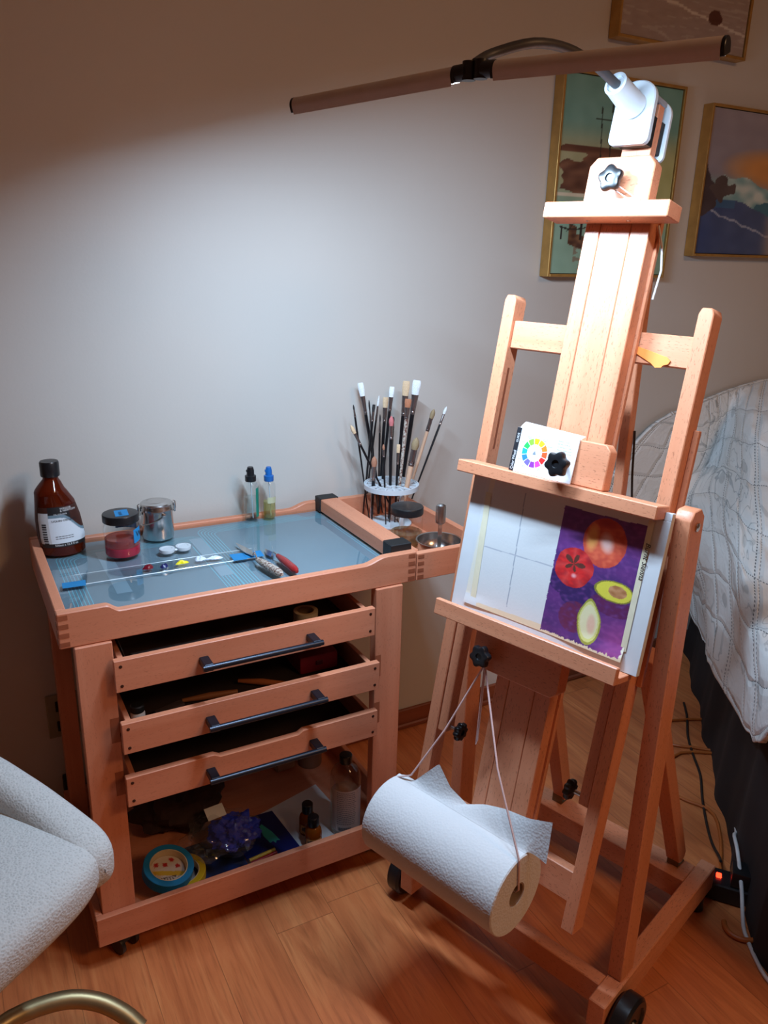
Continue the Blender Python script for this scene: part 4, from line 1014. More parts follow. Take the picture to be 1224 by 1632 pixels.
for x0, x1, yo, zt_ in ((-0.0005, 0.027, 0, 1.003), (-0.4345, -0.408, 0.060, 0.925)):
    obj('upright_post', MB().prism(BFX, [(yo+0.069, ZT+0.0005), (yo+0.118, ZT+0.0005), (yo+0.118, zt_), (yo+0.104, zt_+0.014), (yo+0.079, zt_+0.014), (yo+0.069, zt_)], x0, x1, 0.0015, gaxis=1), W_BEECH, easel)
obj('pivot_bolt', MB().lathe(axisframe(BF(V((-0.0225, 0.094, 0.99))), E1), [(0.005, 0), (0.005, 0.0497), (0.007, 0.0498), (0.007, 0.0515), (0.003, 0.053)], 16), STEEL, easel)
obj('pivot_bolt', MB().lathe(axisframe(BF(V((-0.4075, 0.140, 0.90))), E1), [(0.005, 0), (0.005, 0.005)], 12), STEEL, easel)
# wheels
for x, yy in ((0.054, 0.050), (-0.480, 0.045)):
    w = MB().lathe(axisframe(BF(V((x-0.018, yy, 0.052))), E1), [(0.030, 0), (0.046, 0.001), (0.0515, 0.006), (0.0518, 0.018), (0.0515, 0.030), (0.046, 0.035), (0.036, 0.036), (0.034, 0.032), (0.012, 0.032), (0.010, 0.036), (0.004, 0.0365)], 44)
    wo = obj('wheel', w, RUBBER, easel)
    xx = x+0.019 if x > 0 else x-0.019
    obj('axle_bolt', MB().lathe(axisframe(BF(V((x+0.0185 if x > 0 else x-0.0245, yy, 0.052))), E1), [(0.006, 0), (0.0065, 0.003), (0.003, 0.006)], 16), STEEL, wo)
for x in (0.0165, -0.4425):
    obj('glide_foot', MB().lathe(at(*BF(V((x, 0.46, 0)))), [(0.014, 0.0005), (0.016, 0.004), (0.012, 0.04), (0.012, 0.0448)], 20), RUBBER, easel)
# masts
for u0, u1 in ((-0.0456, -0.0217), (-0.4023, -0.3784)):
    fm = lambda p: EF(V((p[2], p[1], p[0])))  # prism in (w, v) extruded along u
    obj('mast', MB().prism(lambda p: EF(V((p[0], p[1], p[2]))), [(u0, 0.166), (u1, 0.166), (u1, 1.218), (u1-0.004, 1.2275), (u0+0.004, 1.2275), (u0, 1.218)], -0.036, 0, 0.0015), W_BEECH, easel)
obj('upper_crossbar', MB().box(EF, (-0.378, 1.135, -0.030), (-0.046, 1.184, -0.008), 0.0015), W_BEECH, easel)
obj('lower_crossbar', MB().box(EF, (-0.378, 0.214, -0.028), (-0.046, 0.270, -0.006), 0.0015), W_BEECH, easel)
m1 = MB().box(EF, (-0.0655, 0.392, -0.032), (-0.0462, 0.72, -0.004), 0.0015)
m2 = MB().box(EF, (-0.3778, 0.392, -0.032), (-0.3585, 0.72, -0.004), 0.0015)
obj('slide_rail', m1, W_BEECH, easel); obj('slide_rail', m2, W_BEECH, easel)
for u0, u1 in ((-0.0215, -0.0125), (-0.4118, -0.4025)):
    if u0 > -0.1: obj('guide_slat', MB().box(EF, (u0, 0.62, -0.034), (u1, 1.045, -0.024), 0.001), W_BEECH, easel)
obj('mast_slot', MB().box(EF, (-0.3786, 0.95, -0.020), (-0.3779, 1.10, -0.014), 0), W_JOINT, easel)
# knobs
def knob(c, d, r=0.021, h=0.016, lobes=6, parent=None, mat=BLACK, stem=0.03):
    z = V(d).normalized(); x = z.orthogonal().normalized(); y = z.cross(x); fr = frame(c, x, y, z)
    seg = lobes*12; vs = []; fs = []
    prof = [(0.62, 0), (0.90, 0.002), (1.0, 0.005), (1.0, h-0.004), (0.92, h-0.001), (0.80, h), (0.34, h-0.0005), (0.30, h-0.003), (0.02, h-0.003)]
    for q, hh in prof:
        for k in range(seg):
            a = 2*PI*k/seg; rr_ = r*q*(1+(0.115*math.cos(lobes*a) if q > 0.5 else 0)); vs.append(fr(V((rr_*math.cos(a), rr_*math.sin(a), hh))))
    for i in range(len(prof)-1):
        for k in range(seg): k2 = (k+1) % seg; fs.append((i*seg+k, i*seg+k2, (i+1)*seg+k2, (i+1)*seg+k))
    fs.append(tuple(reversed(range(seg)))); fs.append(tuple((len(prof)-1)*seg+k for k in range(seg)))
    o = obj('star_knob', MB().add(vs, fs), mat, parent)
    obj('threaded_stem', MB().tube([fr(V((0, 0, -stem))), fr(V((0, 0, 0.001)))], 0.0042, 12), STEEL, o)
    return o
kn = -E1
knob(EF(V((-0.083, 0.402, -0.018))), -E1, 0.017, 0.014, 8, easel, BLACK, 0.0165)
knob(EF(V((-0.341, 0.402, -0.018))), E1, 0.017, 0.014, 8, easel, BLACK, 0.0165)
# central sliding panel
pm = MB().box(EF, (-0.249, 0.20, 0.004), (-0.2225, 1.375, 0.030), 0.0012).box(EF, (-0.2218, 0.20, 0.004), (-0.1695, 1.375, 0.0296), 0.0012).box(EF, (-0.1688, 0.20, 0.004), (-0.137, 1.375, 0.030), 0.0012)
obj('centre_panel', pm, W_BEECH, easel)
obj('rear_panel_rail', MB().box(EF, (-0.243, 0.22, -0.006), (-0.1325, 1.36, 0.0036), 0.001), W_BEECH, easel)
obj('top_extension', MB().box(EF, (-0.213, 1.376, 0.010), (-0.164, 1.520, 0.028), 0.001), W_BEECH, easel)
# top holder
tb = obj('top_holder_block', MB().prism(EF, [(-0.2475, 1.367), (-0.137, 1.367), (-0.137, 1.424), (-0.148, 1.437), (-0.236, 1.437), (-0.2475, 1.424)], 0.0305, 0.056, 0.0015, gaxis=0), W_BEECH, easel)
tr = obj('top_holder_rail', MB().box(EF, (-0.305, 1.3425, 0.0305), (-0.092, 1.3665, 0.076), 0.0015), W_BEECH, easel)
for u in (-0.235, -0.165): obj('screw', MB().lathe(axisframe(EF(V((u, 1.3427, 0.050))), -EM), [(0.0035, 0), (0.0035, 0.0008), (0.002, 0.0012)], 12), STEEL, tr)
knob(EF(V((-0.193, 1.398, 0.072))), EN, 0.0185, 0.014, 5, easel, BLACK, 0.020)
# clamp rail over the board
obj('upper_clamp_rail', MB().box(EF, (-0.385, 0.906, 0.0312), (-0.009, 0.927, 0.076), 0.0015), W_BEECH, easel)
obj('upper_clamp_block', MB().prism(EF, [(-0.235, 0.9275), (-0.111, 0.9275), (-0.111, 0.990), (-0.120, 1.000), (-0.225, 1.000), (-0.235, 0.990)], 0.0312, 0.056, 0.0015, gaxis=0), W_BEECH, easel)
knob(EF(V((-0.179, 0.957, 0.083))), EN, 0.0195, 0.016, 6, easel, BLACK, 0.026)
# lower canvas tray
ct = MB().box(EF, (-0.368, 0.6455, 0.0312), (-0.009, 0.6565, 0.0795), 0.001).box(EF, (-0.368, 0.6455, 0.080), (-0.009, 0.6745, 0.091), 0.0015)
obj('canvas_tray', ct, W_BEECH, easel)
obj('tray_block', MB().prism(EF, [(-0.290, 0.645), (-0.290, 0.590), (-0.276, 0.573), (-0.124, 0.573), (-0.113, 0.584), (-0.113, 0.645)], 0.0312, 0.060, 0.0015, gaxis=0), W_BEECH, easel)
knob(EF(V((-0.2545, 0.603, 0.078))), EN, 0.0185, 0.016, 6, easel, BLACK, 0.018)
# rear struts
def bar(p0, p1, wx, wy, mat, name, parent, side):
    p0, p1 = V(p0), V(p1); d = (p1-p0); L = d.length; d.normalize(); s_ = (V(side)-d*V(side).dot(d)).normalized(); n = d.cross(s_)
    fr = frame(p0, s_, n, d); c = wy*0.5
    return obj(name, MB().prism(lambda p: fr(V((p[2], p[0], p[1]))), [(-wy/2+c*0.5, 0), (wy/2-c*0.5, 0), (wy/2, c*0.6), (wy/2, L), (-wy/2, L), (-wy/2, c*0.6)], -wx/2, wx/2, 0.0012, gaxis=1), mat, parent)
b1 = bar(BF(V((-0.038, 0.445, 0.118))), BF(V((-0.036, 0.135, 0.735))), 0.030, 0.034, W_BEECH, 'rear_strut', easel, E1)
b2 = bar(BF(V((-0.333, 0.452, 0.118))), BF(V((-0.242, 0.175, 0.58))), 0.030, 0.034, W_BEECH, 'rear_strut', easel, E1)
for x in (-0.038, -0.333):
    h = MB().box(BF, (x-0.013, 0.432, ZT-0.0004), (x+0.013, 0.460, ZT+0.002), 0.0005).box(BF, (x-0.013, 0.427, ZT), (x+0.013, 0.430, ZT+0.024), 0.0005)
    obj('hinge', h, plain('old_brass', (120, 104, 80), 0.4, 0.8), easel)
knob(BF(V((-0.068, 0.312, 0.378))), -E1, 0.016, 0.014, 8, easel, BLACKM, 0.016)
obj('rear_post', MB().box(BF, (-0.241, 0.340, 0.62), (-0.221, 0.362, 1.343), 0.0015), W_BEECH, easel)
obj('rear_post_arm', MB().box(BF, (-0.239, 0.085, 0.846), (-0.223, 0.3395, 0.870), 0.001), W_BEECH, easel)

# ---- things held by the easel
o = obj('foam_board', MB().box(EF, (-0.366, 0.6573, 0.0325), (0.003, 0.9052, 0.0440), 0.0006).box(EF, (-0.0085, 0.9053, 0.0325), (0.003, 0.918, 0.0440), 0.0004), plain('foam_board', (202, 205, 208), 0.7, 0, 0.02)); tag(o, 'white foam board clamped on the easel behind the fruit painting', 'board')
def el(u, v, cu, cv, ru, rv, rot_=0):
    du, dv = u-cu, v-cv; c, s_ = math.cos(rot_), math.sin(rot_); a = (du*c+dv*s_)/ru; b = (-du*s_+dv*c)/rv; return a*a+b*b
def painting(a, b):
    u = lerp(-0.338, -0.0245, a); v = lerp(0.672, 0.9045, b)
    c = (204, 206, 206)
    e = 0.0035*nz(v*160, u*40)+0.002*nz(v*420, u*9)
    lo = 0.676+0.004*nz(u*130, 2)+0.0035*nz(u*350, 7)
    if -0.1755+e*0.35 < u < -0.0285+e and lo < v < 0.890+e*0.4:
        n1 = nz(u*34, v*60, 1); n2 = nz(u*110, v*170, 2)
        c = mixc((92, 44, 112), (70, 38, 100), 0.5+n1+0.4*n2)
        c = mixc(c, (146, 66, 134), sm(-0.10, -0.03, u)*sm(0.76, 0.70, v)+0.25*n2)
        c = mixc(c, (126, 60, 140), sm(0.80, 0.86, v)*0.5+0.3*n2)
        # cast shadows painted by the artist
        if el(u, v, -0.120, 0.755, 0.035, 0.022, 0.3) < 1: c = mixc((48, 26, 84), c, 0.2+n2)
        if el(u, v, -0.150, 0.768, 0.030, 0.022, 0) < 1: c = mixc((46, 24, 80), c, 0.2+n2)
        if el(u, v, -0.120, 0.715, 0.028, 0.026, 0.2) < 1: c = mixc((96, 32, 70), c, 0.2+n2)
        if el(u, v, -0.060, 0.752, 0.038, 0.016, -0.05) < 1: c = mixc((88, 28, 76), c, 0.2+n2)
        # peach coloured tomato
        d = el(u, v, -0.094, 0.847, 0.0375+0.002*n1, 0.040)
        if d < 1:
            c = mixc((214, 96, 66), (188, 66, 48), d+n2)
            c = mixc(c, (232, 156, 84), max(0, 1-el(u, v, -0.116, 0.852, 0.013, 0.028))*1.2)
            c = mixc(c, (238, 190, 180), max(0, 1-el(u, v, -0.090, 0.848, 0.014, 0.020, 0.4))*1.1)
            c = mixc(c, (164, 44, 40), max(0, 1-el(u, v, -0.096, 0.880, 0.026, 0.010)))
        # red tomato with ribs
        an = math.atan2(v-0.800, u+0.139); d = el(u, v, -0.1375, 0.794, 0.0345*(1+0.04*math.cos(5*an)), 0.033)
        if d < 1:
            c = mixc((206, 36, 36), (150, 20, 30), d*0.8+n2*0.8)
            rib = abs(math.sin(an*3.5+0.5)); c = mixc(c, (226, 84, 74), (1-rib)*0.5*(d > 0.12))
            if el(u, v, -0.139, 0.802, 0.014, 0.010) < 1+1.3*math.cos(an*5): c = (88, 42, 34)
            c = mixc(c, (236, 170, 170), max(0, 1-el(u, v, -0.135, 0.781, 0.006, 0.005))*0.9)
        # avocado halves
        d = el(u, v, -0.0925, 0.716, 0.021*(1-0.35*sm(0.72, 0.756, v)), 0.038, 0.12)
        if d < 1:
            c = (150, 148, 60) if d > 0.78 else ((202, 200, 120) if d > 0.55 else (214, 208, 164))
            c = mixc(c, (216, 176, 150), max(0, 1-el(u, v, -0.088, 0.713, 0.009, 0.019, 0.1))*1.4)
        d = el(u, v, -0.060, 0.776, 0.036*(1-0.15*sm(-0.05, -0.02, u)), 0.017, 0.02)
        if d < 1:
            c = (128, 122, 46) if d > 0.8 else (206, 196, 66)
            if el(u, v, -0.056, 0.777, 0.016, 0.0095) < 1+0.3*n1: c = mixc((158, 104, 62), (186, 134, 92), 0.5+n2)
        c = mixc(c, (255, 255, 255), 0.05*n2)
    else:
        if abs(u-(-0.254+(0.889-v)*0.03)) < 0.0010 and 0.69 < v < 0.893: c = (150, 156, 166)
        if abs(v-(0.782+(u+0.319)*0.02)) < 0.0009 and -0.322 < u < -0.176: c = (166, 170, 178)
        if -0.331 < u+(v-0.868)*-0.04 < -0.321 and v > 0.69: c = (216, 212, 196)
        if u > -0.030: c = (222, 216, 196)
        if v < 0.6835-0.03*abs(u+0.17) and u > -0.31: c = (214, 196, 166)
    return s2l(c)
t = thing('painted_sheet', 'sheet with a painting of tomatoes and avocado halves on purple, taped to the foam board', 'painting', EF(V((-0.18, 0.672, 0.046))))
def bend(a, b):
    cu = 0.0006*math.sin(a*9)
    curl = 0.010*sm(0.12, 0.0, b)*sm(0.55, 0.95, a)+0.004*sm(0.10, 0, b)*sm(0.3, 0.0, a)
    return EF(V((lerp(-0.338, -0.0245, a), lerp(0.672, 0.9045, b), 0.0449+curl*0.5)))
obj('paper', MB().grid(bend, 300, 220, painting), VC, t)
obj('lettering', textmb('Burnt Sienna', 0.0115, lambda a, b: EF(V((-0.0300+b+0.003, 0.866-a, 0.0456))), shear=0.25), INK, t)
MTAPE = plain('masking_tape', (214, 206, 178), 0.7)
obj('masking_tape', MB().grid(lambda a, b: EF(V((lerp(-0.334, -0.322, a)+0.008*(1-b), lerp(0.685, 0.878, b), 0.0455))), 2, 20), MTAPE, t)
obj('masking_tape', MB().grid(lambda a, b: EF(V((lerp(-0.031, -0.0215, a), lerp(0.69, 0.90, b), 0.0452))), 2, 20), MTAPE, t)

# colour wheel card
import colorsys
SEGC = [(246, 224, 20), (248, 178, 36), (240, 124, 32), (232, 84, 36), (222, 36, 34), (198, 62, 160), (134, 52, 160), (110, 98, 190), (44, 124, 210), (30, 158, 150), (36, 176, 84), (130, 200, 60)]
def wheel(a, b):
    u = lerp(-0.286, -0.166, a); v = lerp(0.9275, 1.0015, b)
    if u < -0.2765: return s2l((28, 28, 34))
    c = (232, 236, 240); cu, cv = -0.2430, 0.9640; dx, dy = u-cu, v-cv; r = math.hypot(dx, dy)
    if 0.0145 < r < 0.0245:
        an = (math.atan2(dx, dy)/(2*PI)*12+0.5) % 12; k = int(an); f = an-k
        if 0.05 < f < 0.95: c = SEGC[k]
    elif r < 0.004+0.0 and dy > -0.003 and abs(dx) < (0.004-dy)*0.6: c = (120, 130, 142)
    elif abs(r-0.0115) < 0.0004: c = (206, 212, 218)
    return s2l(c)
t = thing('color_wheel_card', 'white guide card with a rainbow colour wheel standing on the upper clamp rail', 'card', EF(V((-0.23, 0.927, 0.06))))
CW = lambda u, v, w=0: EF(V((u, v, 0.0625+w-(v-0.9275)*0.06)))
cb = obj('card_body', MB().prism(lambda p: CW(p[0], p[1], p[2]), [(-0.286, 0.9276), (-0.166, 0.9276), (-0.166, 1.0015), (-0.286, 1.0015)], -0.0022, 0, 0), PAPERW, t)
fc = obj('card_face', MB().grid(lambda a, b: CW(lerp(-0.286, -0.166, a), lerp(0.9275, 1.0015, b), 0.0003), 240, 150, wheel), VCG, cb)
tx = MB()
lab = ['YELLOW', 'YELLOW\nORANGE', 'ORANGE', 'RED\nORANGE', 'RED', 'RED\nVIOLET', 'VIOLET', 'BLUE\nVIOLET', 'BLUE', 'BLUE\nGREEN', 'GREEN', 'YELLOW\nGREEN']
for k in range(12):
    an = 2*PI*k/12; cu, cv = -0.2430+0.0300*math.sin(an), 0.9640+0.0285*math.cos(an)
    addmb(tx, textmb(lab[k], 0.0024, lambda a, b, cu=cu, cv=cv: CW(cu+a, cv+b, 0.0007), align='CENTER'))
lines = ['PRIMARY COLORS', 'RED YELLOW BLUE', 'SECONDARY COLORS', 'ORANGE GREEN VIOLET', 'INTERMEDIATE COLORS', 'TINT ADD WHITE', 'TONE ADD GREY', 'SHADE ADD BLACK', 'KEY COLOR', 'AROMATIC COLORS', 'NEUTRAL GREY', 'VALUE', 'INTENSITY']
for i, s_ in enumerate(lines): addmb(tx, textmb(s_, 0.0026, lambda a, b, i=i: CW(-0.2035+a, 0.991-i*0.0047+b, 0.0007)))
obj('lettering', tx, INKG, fc)
obj('white_lettering', addmb(textmb('Color Wheel', 0.0075, lambda a, b: CW(-0.2785-b, 0.930+a*0.8, 0.0007)), textmb('GUIDE', 0.0055, lambda a, b: CW(-0.2790-b, 0.976+a, 0.0007))), WHITEINK, fc)
obj('curled_flap', MB().grid(lambda a, b: CW(lerp(-0.283, -0.166, a), 0.998+0.014*b-0.006*a*b, -0.003-0.014*b*b), 20, 8), PAPERW, t)

o = obj('orange_tape_scrap', MB().prism(EF, [(-0.158, 1.160), (-0.135, 1.1615), (-0.110, 1.156), (-0.090, 1.151), (-0.082, 1.1495), (-0.075, 1.144), (-0.078, 1.138), (-0.085, 1.136), (-0.088, 1.132), (-0.098, 1.131), (-0.106, 1.137), (-0.126, 1.146), (-0.145, 1.155)], -0.0075, -0.0055, 0.0003), ORANGE); tag(o, 'jagged orange plastic scrap stuck on the upper crossbar of the easel', 'scrap')

# paper towel roll
RU0, RU1, RV, RWW, RR = -0.378, -0.086, 0.250, 0.1055, 0.073
t = thing('paper_towel_roll', 'white paper towel roll hung sideways by twine below the easel tray', 'paper towels', EF(V(((RU0+RU1)/2, RV-RR, RWW))))
TF = frame(EF(V((RU0, RV, RWW))), EM, EN, E1)
L = RU1-RU0
obj('towel_body', MB().lathe(TF, [(0.0215, 0.0), (RR-0.002, 0.0), (RR, 0.002)]+[(RR, L*i/10) for i in range(1, 10)]+[(RR, L-0.002), (RR-0.002, L), (0.0215, L), (0.0215, 0)], 72, False), TOWEL, t)
obj('cardboard_core', MB().lathe(TF, [(0.0212, 0.001), (0.0212, L-0.001), (0.0190, L-0.001), (0.0190, 0.001), (0.0212, 0.001)], 40, False), plain('grey_card', (150, 126, 108), 0.8), t)
EDGE = [(-0.378, .322), (-0.339, .330), (-0.292, .381), (-0.262, .352), (-0.226, .335), (-0.195, .350), (-0.153, .366), (-0.10, .377), (-0.052, .396), (-0.066, .365), (-0.086, .338)]
def flap(a, b):
    u = lerp(-0.376, -0.052, a); e = EDGE[0][1]
    us = [-0.378, -0.339, -0.292, -0.262, -0.226, -0.195, -0.153, -0.10, -0.052]; vsx = [.318, .328, .385, .352, .335, .350, .364, .377, .396]
    for i in range(8):
        if us[i] <= u <= us[i+1]: e = lerp(vsx[i], vsx[i+1], (u-us[i])/(us[i+1]-us[i]))
    th = -0.75+0.9*b*0
    # leaves the roll near its top and fans backwards/upwards
    ub = lerp(-0.376, -0.088, a); p0 = V((ub, RV+(RR+0.0003)*math.cos(-0.05), RWW+(RR+0.0003)*math.sin(-0.05)))
    pt = V((ub, RV+RR+0.006, RWW-0.012))
    p1 = V((lerp(ub, u, 1), e, RWW-0.018+0.008*math.sin(a*8)))
    s_ = b; q = p0*(1-s_)**2+pt*2*s_*(1-s_)+p1*s_*s_
    return EF(q)
obj('loose_sheet', MB().grid(flap, 80, 20), TOWEL, t)
# twine
k0 = V((-0.2545, 0.585, 0.068))
tw = MB().tube([EF(k0+V((0, 0.02, 0))), EF(k0), EF(V((-0.30, 0.445, 0.085))), EF(V((-0.345, 0.338, 0.10))), EF(V((-0.3795, 0.318, 0.105))), EF(V((-0.3805, 0.262, 0.1055)))], 0.0017, 8)
tw.tube([EF(k0), EF(V((-0.165, 0.440, 0.110))), EF(V((-0.0835, 0.322, 0.1275))), EF(V((-0.0835, 0.262, 0.1085)))], 0.0017, 8)
tw.tube([EF(V((-0.3805, 0.262, 0.1055))), EF(V((-0.37, 0.252, 0.1055))), EF(V((-0.09, 0.252, 0.1055))), EF(V((-0.0835, 0.262, 0.1085)))], 0.0015, 8)
tw.tube([EF(k0+V((0.001, 0, 0.002))), EF(V((-0.251, 0.50, 0.062))), EF(V((-0.252, 0.43, 0.050))), EF(V((-0.249, 0.44, 0.052))), EF(k0+V((0.004, 0, 0.003)))], 0.0013, 8)
tw.lathe(axisframe(EF(k0+V((0, -0.002, 0))), EM), [(0.003, -0.004), (0.0048, 0), (0.003, 0.006)], 12)
o = obj('twine', tw, PINKTW); tag(o, 'pale pink twine from the tray knob down to the paper towel roll', 'twine')
st = MB().tube([EF(V((-0.188, 1.392, 0.073))), EF(V((-0.160, 1.376, 0.062))), EF(V((-0.139, 1.3695, 0.057)))], 0.0009, 6)
st.tube([EF(V((-0.196, 1.388, 0.073))), EF(V((-0.165, 1.371, 0.0620))), EF(V((-0.139, 1.3690, 0.058)))], 0.0009, 6)
o = obj('thin_string', st, WHITECORD); tag(o, 'thin white string looped from the top knob of the easel', 'string')
st = MB().tube([EF(V((-0.134, 1.345, 0.010))), EF(V((-0.126, 1.315, 0.0))), EF(V((-0.121, 1.28, -0.004))), EF(V((-0.125, 1.235, -0.004)))], 0.0017, 8)
o = obj('hanging_cord', st, WHITECORD); tag(o, 'short white cord hanging behind the right edge of the centre panel', 'cord')

# ------------------------------------------------------------------ clamp lamp
lamp = thing('led_clamp_lamp', 'twin bar LED lamp with gooseneck clamped on top of the easel', 'lamp', EF(V((-0.19, 1.45, 0.05))))
def ledbar(d, nm):
    n = (LEDN-d*LEDN.dot(d)).normalized(); s_ = d.cross(n); fr = frame(JNT+d*0.030, s_, -n, d)
    prof = []
    for i in range(15):
        a = PI*i/14; prof.append((0.0118*math.cos(a), -0.003+0.0125*math.sin(a)))
    prof = [(0.0118, -0.0095)] + prof + [(-0.0118, -0.0095)]
    m = MB().prism(fr, prof, 0.002, BARL-0.002, 0, gaxis=2)
    h = obj('lamp_bar', m.box(fr, (-0.0118, -0.0125, 0.002), (-0.0105, -0.0096, BARL-0.002), 0).box(fr, (0.0105, -0.0125, 0.002), (0.0118, -0.0096, BARL-0.002), 0), LAMPM, lamp)
    obj('end_cap', MB().prism(fr, [(x*1.02, y*1.02) for x, y in prof], BARL-0.002, BARL+0.003, 0.0008, gaxis=2), BLACK, h)
    obj('end_cap', MB().prism(fr, [(x*1.02, y*1.02) for x, y in prof], -0.002, 0.002, 0.0005, gaxis=2), BLACK, h)
    obj('diffuser', MB().box(fr, (-0.0100, -0.0106, 0.006), (0.0100, -0.0097, BARL-0.006), 0), emis('led_diffuser', (0.86, 0.94, 1.0, 1), 3.0), h)
ledbar(LBAR, 'l'); ledbar(RBAR, 'r')
m = MB().tube([JNT+LBAR*0.031, JNT+LBAR*0.012], 0.0105, 18).tube([JNT+RBAR*0.012, JNT+RBAR*0.031], 0.0105, 18)
m.tube([JNT+V((0, 0, -0.011))+LBAR*0.009, JNT+V((0, 0, 0.012))+LBAR*0.009], 0.0092, 18).tube([JNT+V((0, 0, -0.011))+RBAR*0.009, JNT+V((0, 0, 0.012))+RBAR*0.009], 0.0092, 18)
obj('hinge_joint', m, LAMPJ, lamp)
ce = EF(V((-0.194, 1.520, 0.118)))
def bez(P, n=24):
    P = [V(p) for p in P]; return [cr(P, i/n) for i in range(n+1)]
goose = bez([JNT+V((0.0, 0.0, 0.008)), V((0.585, -0.360, 1.632)), V((0.638, -0.377, 1.648)), V((0.702, -0.372, 1.650)), V((0.755, -0.370, 1.637)), ce+EN*0.006, ce+EN*-0.01])
obj('gooseneck', MB().tube(goose, 0.0068, 14), plain('gooseneck_grey', (66, 66, 68), 0.45), lamp)
c0 = EF(V((-0.190, 1.508, 0.0605)))
dd = (ce-c0); L_ = dd.length
obj('socket_sleeve', MB().lathe(axisframe(c0, dd), [(0.0205, 0), (0.0195, 0.004), (0.0175, L_-0.006), (0.0175, L_), (0.0135, L_+0.0005), (0.0125, L_-0.003)], 32), WHITEP, lamp)
def plate(u0, u1, v0, v1, w0, w1):
    P = []; r = 0.010; cx = (u0+u1)/2
    for (a, b_, s0) in ((u0+r, v0+r, PI), (u1-r, v0+r, 1.5*PI)):
        for i in range(7): an = s0+PI/2*i/6; P.append((a+r*math.cos(an), b_+r*math.sin(an)))
    hw = (u1-u0)/2
    for i in range(1, 18):
        an = PI*i/18; P.append((cx+hw*0.99*math.cos(an)*(1), v1-hw*0.95+hw*0.95*math.sin(an)**0.8))
    return MB().prism(EF, P, w0, w1, 0.0018, gaxis=1)
obj('clamp_jaw', plate(-0.2225, -0.157, 1.453, 1.546, 0.0480, 0.0600), WHITEP, lamp)
obj('clamp_jaw', plate(-0.2225, -0.157, 1.443, 1.538, -0.010, -0.001), WHITEP, lamp)
obj('clamp_pad', MB().box(EF, (-0.214, 1.456, 0.0285), (-0.163, 1.50, 0.0475), 0.001).box(EF, (-0.214, 1.452, -0.0008), (-0.163, 1.50, 0.0092), 0.001), BLACKM, lamp)
obj('spring_housing', MB().box(EF, (-0.212, 1.522, 0.0), (-0.166, 1.532, 0.047), 0.002), GREYP, lamp)

# ------------------------------------------------------------------ chair
CH = V((-0.275, -0.235, 0)); FD = V((0.60, -0.80, 0)); SDD = V((0.80, 0.60, 0))
CFm = frame(CH, SDD, FD, (0, 0, 1))
chair = thing('swivel_chair', 'white boucle swivel chair with curved brass legs at the lower left', 'chair', CH)
def superell(cx, cy, cz, rx, ry, rz, e1=0.6, e2=0.75):
    def pw(x, e): return math.copysign(abs(x)**e, x)
    def f(a, b):
        th = a*2*PI; ph = (b-0.5)*PI
        return CFm(V((cx+rx*pw(math.cos(ph), e1)*pw(math.cos(th), e2), cy+ry*pw(math.cos(ph), e1)*pw(math.sin(th), e2), cz+rz*pw(math.sin(ph), e1))))
    return f
obj('seat', MB().grid(superell(0, 0.0, 0.450, 0.238, 0.214, 0.058, 0.6, 0.42), 72, 36), BOUCLE, chair)
SP = [V(p) for p in ((0.205, 0.196, 0.485), (0.216, 0.110, 0.510), (0.222, 0.0, 0.540), (0.210, -0.100, 0.575), (0.150, -0.185, 0.615), (0.0, -0.222, 0.640), (-0.150, -0.185, 0.615), (-0.210, -0.100, 0.575), (-0.222, 0.0, 0.540), (-0.216, 0.110, 0.510), (-0.205, 0.196, 0.485))]
def shell(a, b):
    # a: round the back from arm tip to arm tip; b: closed rounded section
    p = cr(SP, a); q = cr(SP, min(1, a+0.004)) - cr(SP, max(0, a-0.004)); tg = V((q.x, q.y, 0)).normalized(); nrm = V((-tg.y, tg.x, 0))*-1
    e = min(a, 1-a)/0.07; ek = math.sqrt(max(0.0004, 1-(1-e)**2)) if e < 1 else 1
    t = b*2*PI; c = math.copysign(abs(math.cos(t))**0.7, math.cos(t)); s_ = math.copysign(abs(math.sin(t))**0.7, math.sin(t))
    zb, zt = 0.405, p.z; zm, hh = (zb+zt)/2, (zt-zb)/2
    return CFm(V((p.x, p.y, 0))+nrm*(0.038*c*ek)+V((0, 0, zm+hh*s_*ek**0.6)))
obj('backrest', MB().grid(shell, 120, 36), BOUCLE, chair, angle=3.0)
hub = V((-0.285, -0.14, 0))
obj('column', MB().lathe(at(CH.x, CH.y, 0), [(0.030, 0.09), (0.032, 0.10), (0.030, 0.15), (0.022, 0.16), (0.022, 0.33), (0.09, 0.36), (0.10, 0.40)], 28), BRASS, chair)
legs = V((0.035, -0.222, 0))-CH
for k in range(5):
    rot_ = Matrix.Rotation(2*PI*k/5, 4, 'Z')
    A = [V((0.03, 0.03, 0.116)), V((0.12, 0.070, 0.116)), V((0.20, 0.072, 0.112)), V((0.255, 0.056, 0.097)), V((0.295, 0.030, 0.074)), V((0.318, 0.006, 0.052))]
    P = [CH+(rot_ @ p) for p in bez(A, 20)]
    lg = obj('leg', MB().tube(P, 0.0155, 16), BRASS, chair)
    e = CH+(rot_ @ V((0.322, 0.0, 0.0)))
    cs_ = MB().lathe(axisframe(V((e.x, e.y, 0.0255))-(rot_ @ V((0.2, 1, 0)).normalized())*0.014, rot_ @ V((0.2, 1, 0))), [(0.014, 0), (0.024, 0.002), (0.0252, 0.008), (0.0252, 0.020), (0.024, 0.026), (0.014, 0.028)], 24)
    obj('caster', cs_, plain('dark_blue_caster', (28, 40, 60), 0.35), lg)

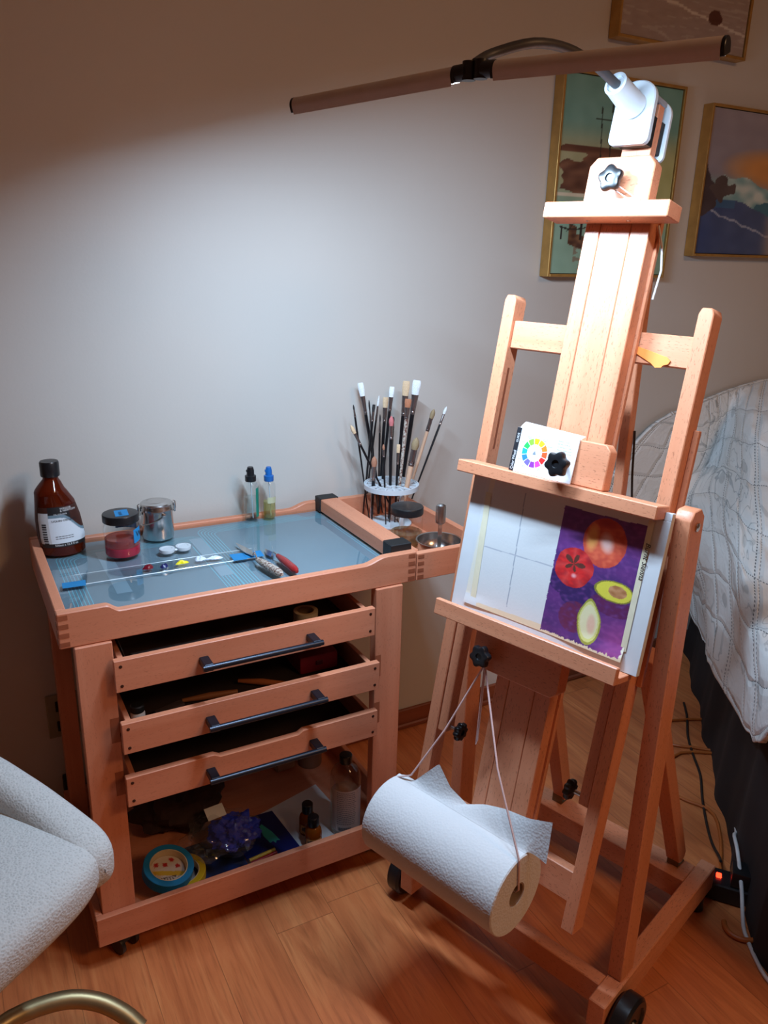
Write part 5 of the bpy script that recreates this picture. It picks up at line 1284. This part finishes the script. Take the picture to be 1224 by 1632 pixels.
# ------------------------------------------------------------------ cables and power strip on the floor
t = thing('power_strip', 'black power strip with a lit red switch on the floor beside the bed', 'power strip', (1.30, -0.47, 0))
ps = at(1.302, -0.468, 0.0005, -0.9)
obj('strip_body', MB().box(ps, (-0.075, -0.030, 0), (0.055, 0.030, 0.045), 0.008, 3), BLACK, t)
obj('adapter', MB().box(ps, (-0.005, -0.026, 0.0455), (0.048, 0.022, 0.085), 0.006, 2), BLACK, t)
obj('red_switch', MB().box(ps, (-0.034, -0.008, 0.0452), (-0.022, 0.008, 0.050), 0.002), REDLIT, t, 'glowing red switch')
sp = lambda L_: bez(L_, 40)
o = obj('white_cable', MB().tube(sp([(1.91, .10, .004), (1.80, -.03, .004), (1.70, -.12, .004), (1.60, -.22, .03), (1.45, -.36, .05), (1.385, -.40, .085), (1.33, -.45, .10), (1.284, -.505, .06), (1.25, -.545, .012), (1.229, -.575, .0045), (1.20, -.62, .0045), (1.18, -.665, .0045), (1.15, -.80, .0045)]), 0.0042, 10), WHITECORD); tag(o, 'white cable running over the power strip and along the floor', 'cable')
o = obj('black_cable', MB().tube(sp([(1.86, .16, .004), (1.802, .096, .004), (1.72, .02, .004), (1.659, -.053, .004), (1.60, -.13, .004), (1.522, -.204, .004), (1.45, -.28, .004), (1.406, -.333, .004), (1.365, -.385, .02), (1.345, -.405, .03)]), 0.0035, 8), DARKCORD); tag(o, 'thin black cable on the floor behind the easel', 'cable')
ring = [(1.262+0.052*math.cos(a), -0.545+0.040*math.sin(a), 0.0065) for a in [PI*0.75+1.55*PI*i/30 for i in range(31)]]
oc = MB().tube(ring, 0.006, 10)
o = obj('orange_cord_loop', oc, ORCORD); tag(o, 'loop of thick orange cord under the power strip', 'cord')
o = obj('orange_extension_cord', MB().tube(sp([(2.02, .12, .005), (1.868, .06, .005), (1.79, .085, .005), (1.69, .11, .005), (1.64, .02, .005), (1.70, -.04, .005), (1.734, -.085, .005), (1.62, -.03, .005), (1.50, -.10, .005), (1.47, -.17, .005), (1.50, -.25, .005), (1.44, -.33, .005), (1.33, -.42, .006)]), 0.0045, 8), ORCORD); tag(o, 'orange brown extension cord winding on the floor behind the easel', 'cord')
bc = MB().tube(sp([BF(V((-0.2185, 0.358, 1.06))), BF(V((-0.2165, 0.360, 1.02))), BF(V((-0.214, 0.362, 0.97))), BF(V((-0.208, 0.366, 0.90))), BF(V((-0.202, 0.368, 0.83))), BF(V((-0.206, 0.366, 0.74))), BF(V((-0.2175, 0.362, 0.64)))]), 0.0022, 8)
o = obj('lamp_cable', bc, DARKCORD); tag(o, 'thin black lamp cable hanging down behind the easel post', 'cable')
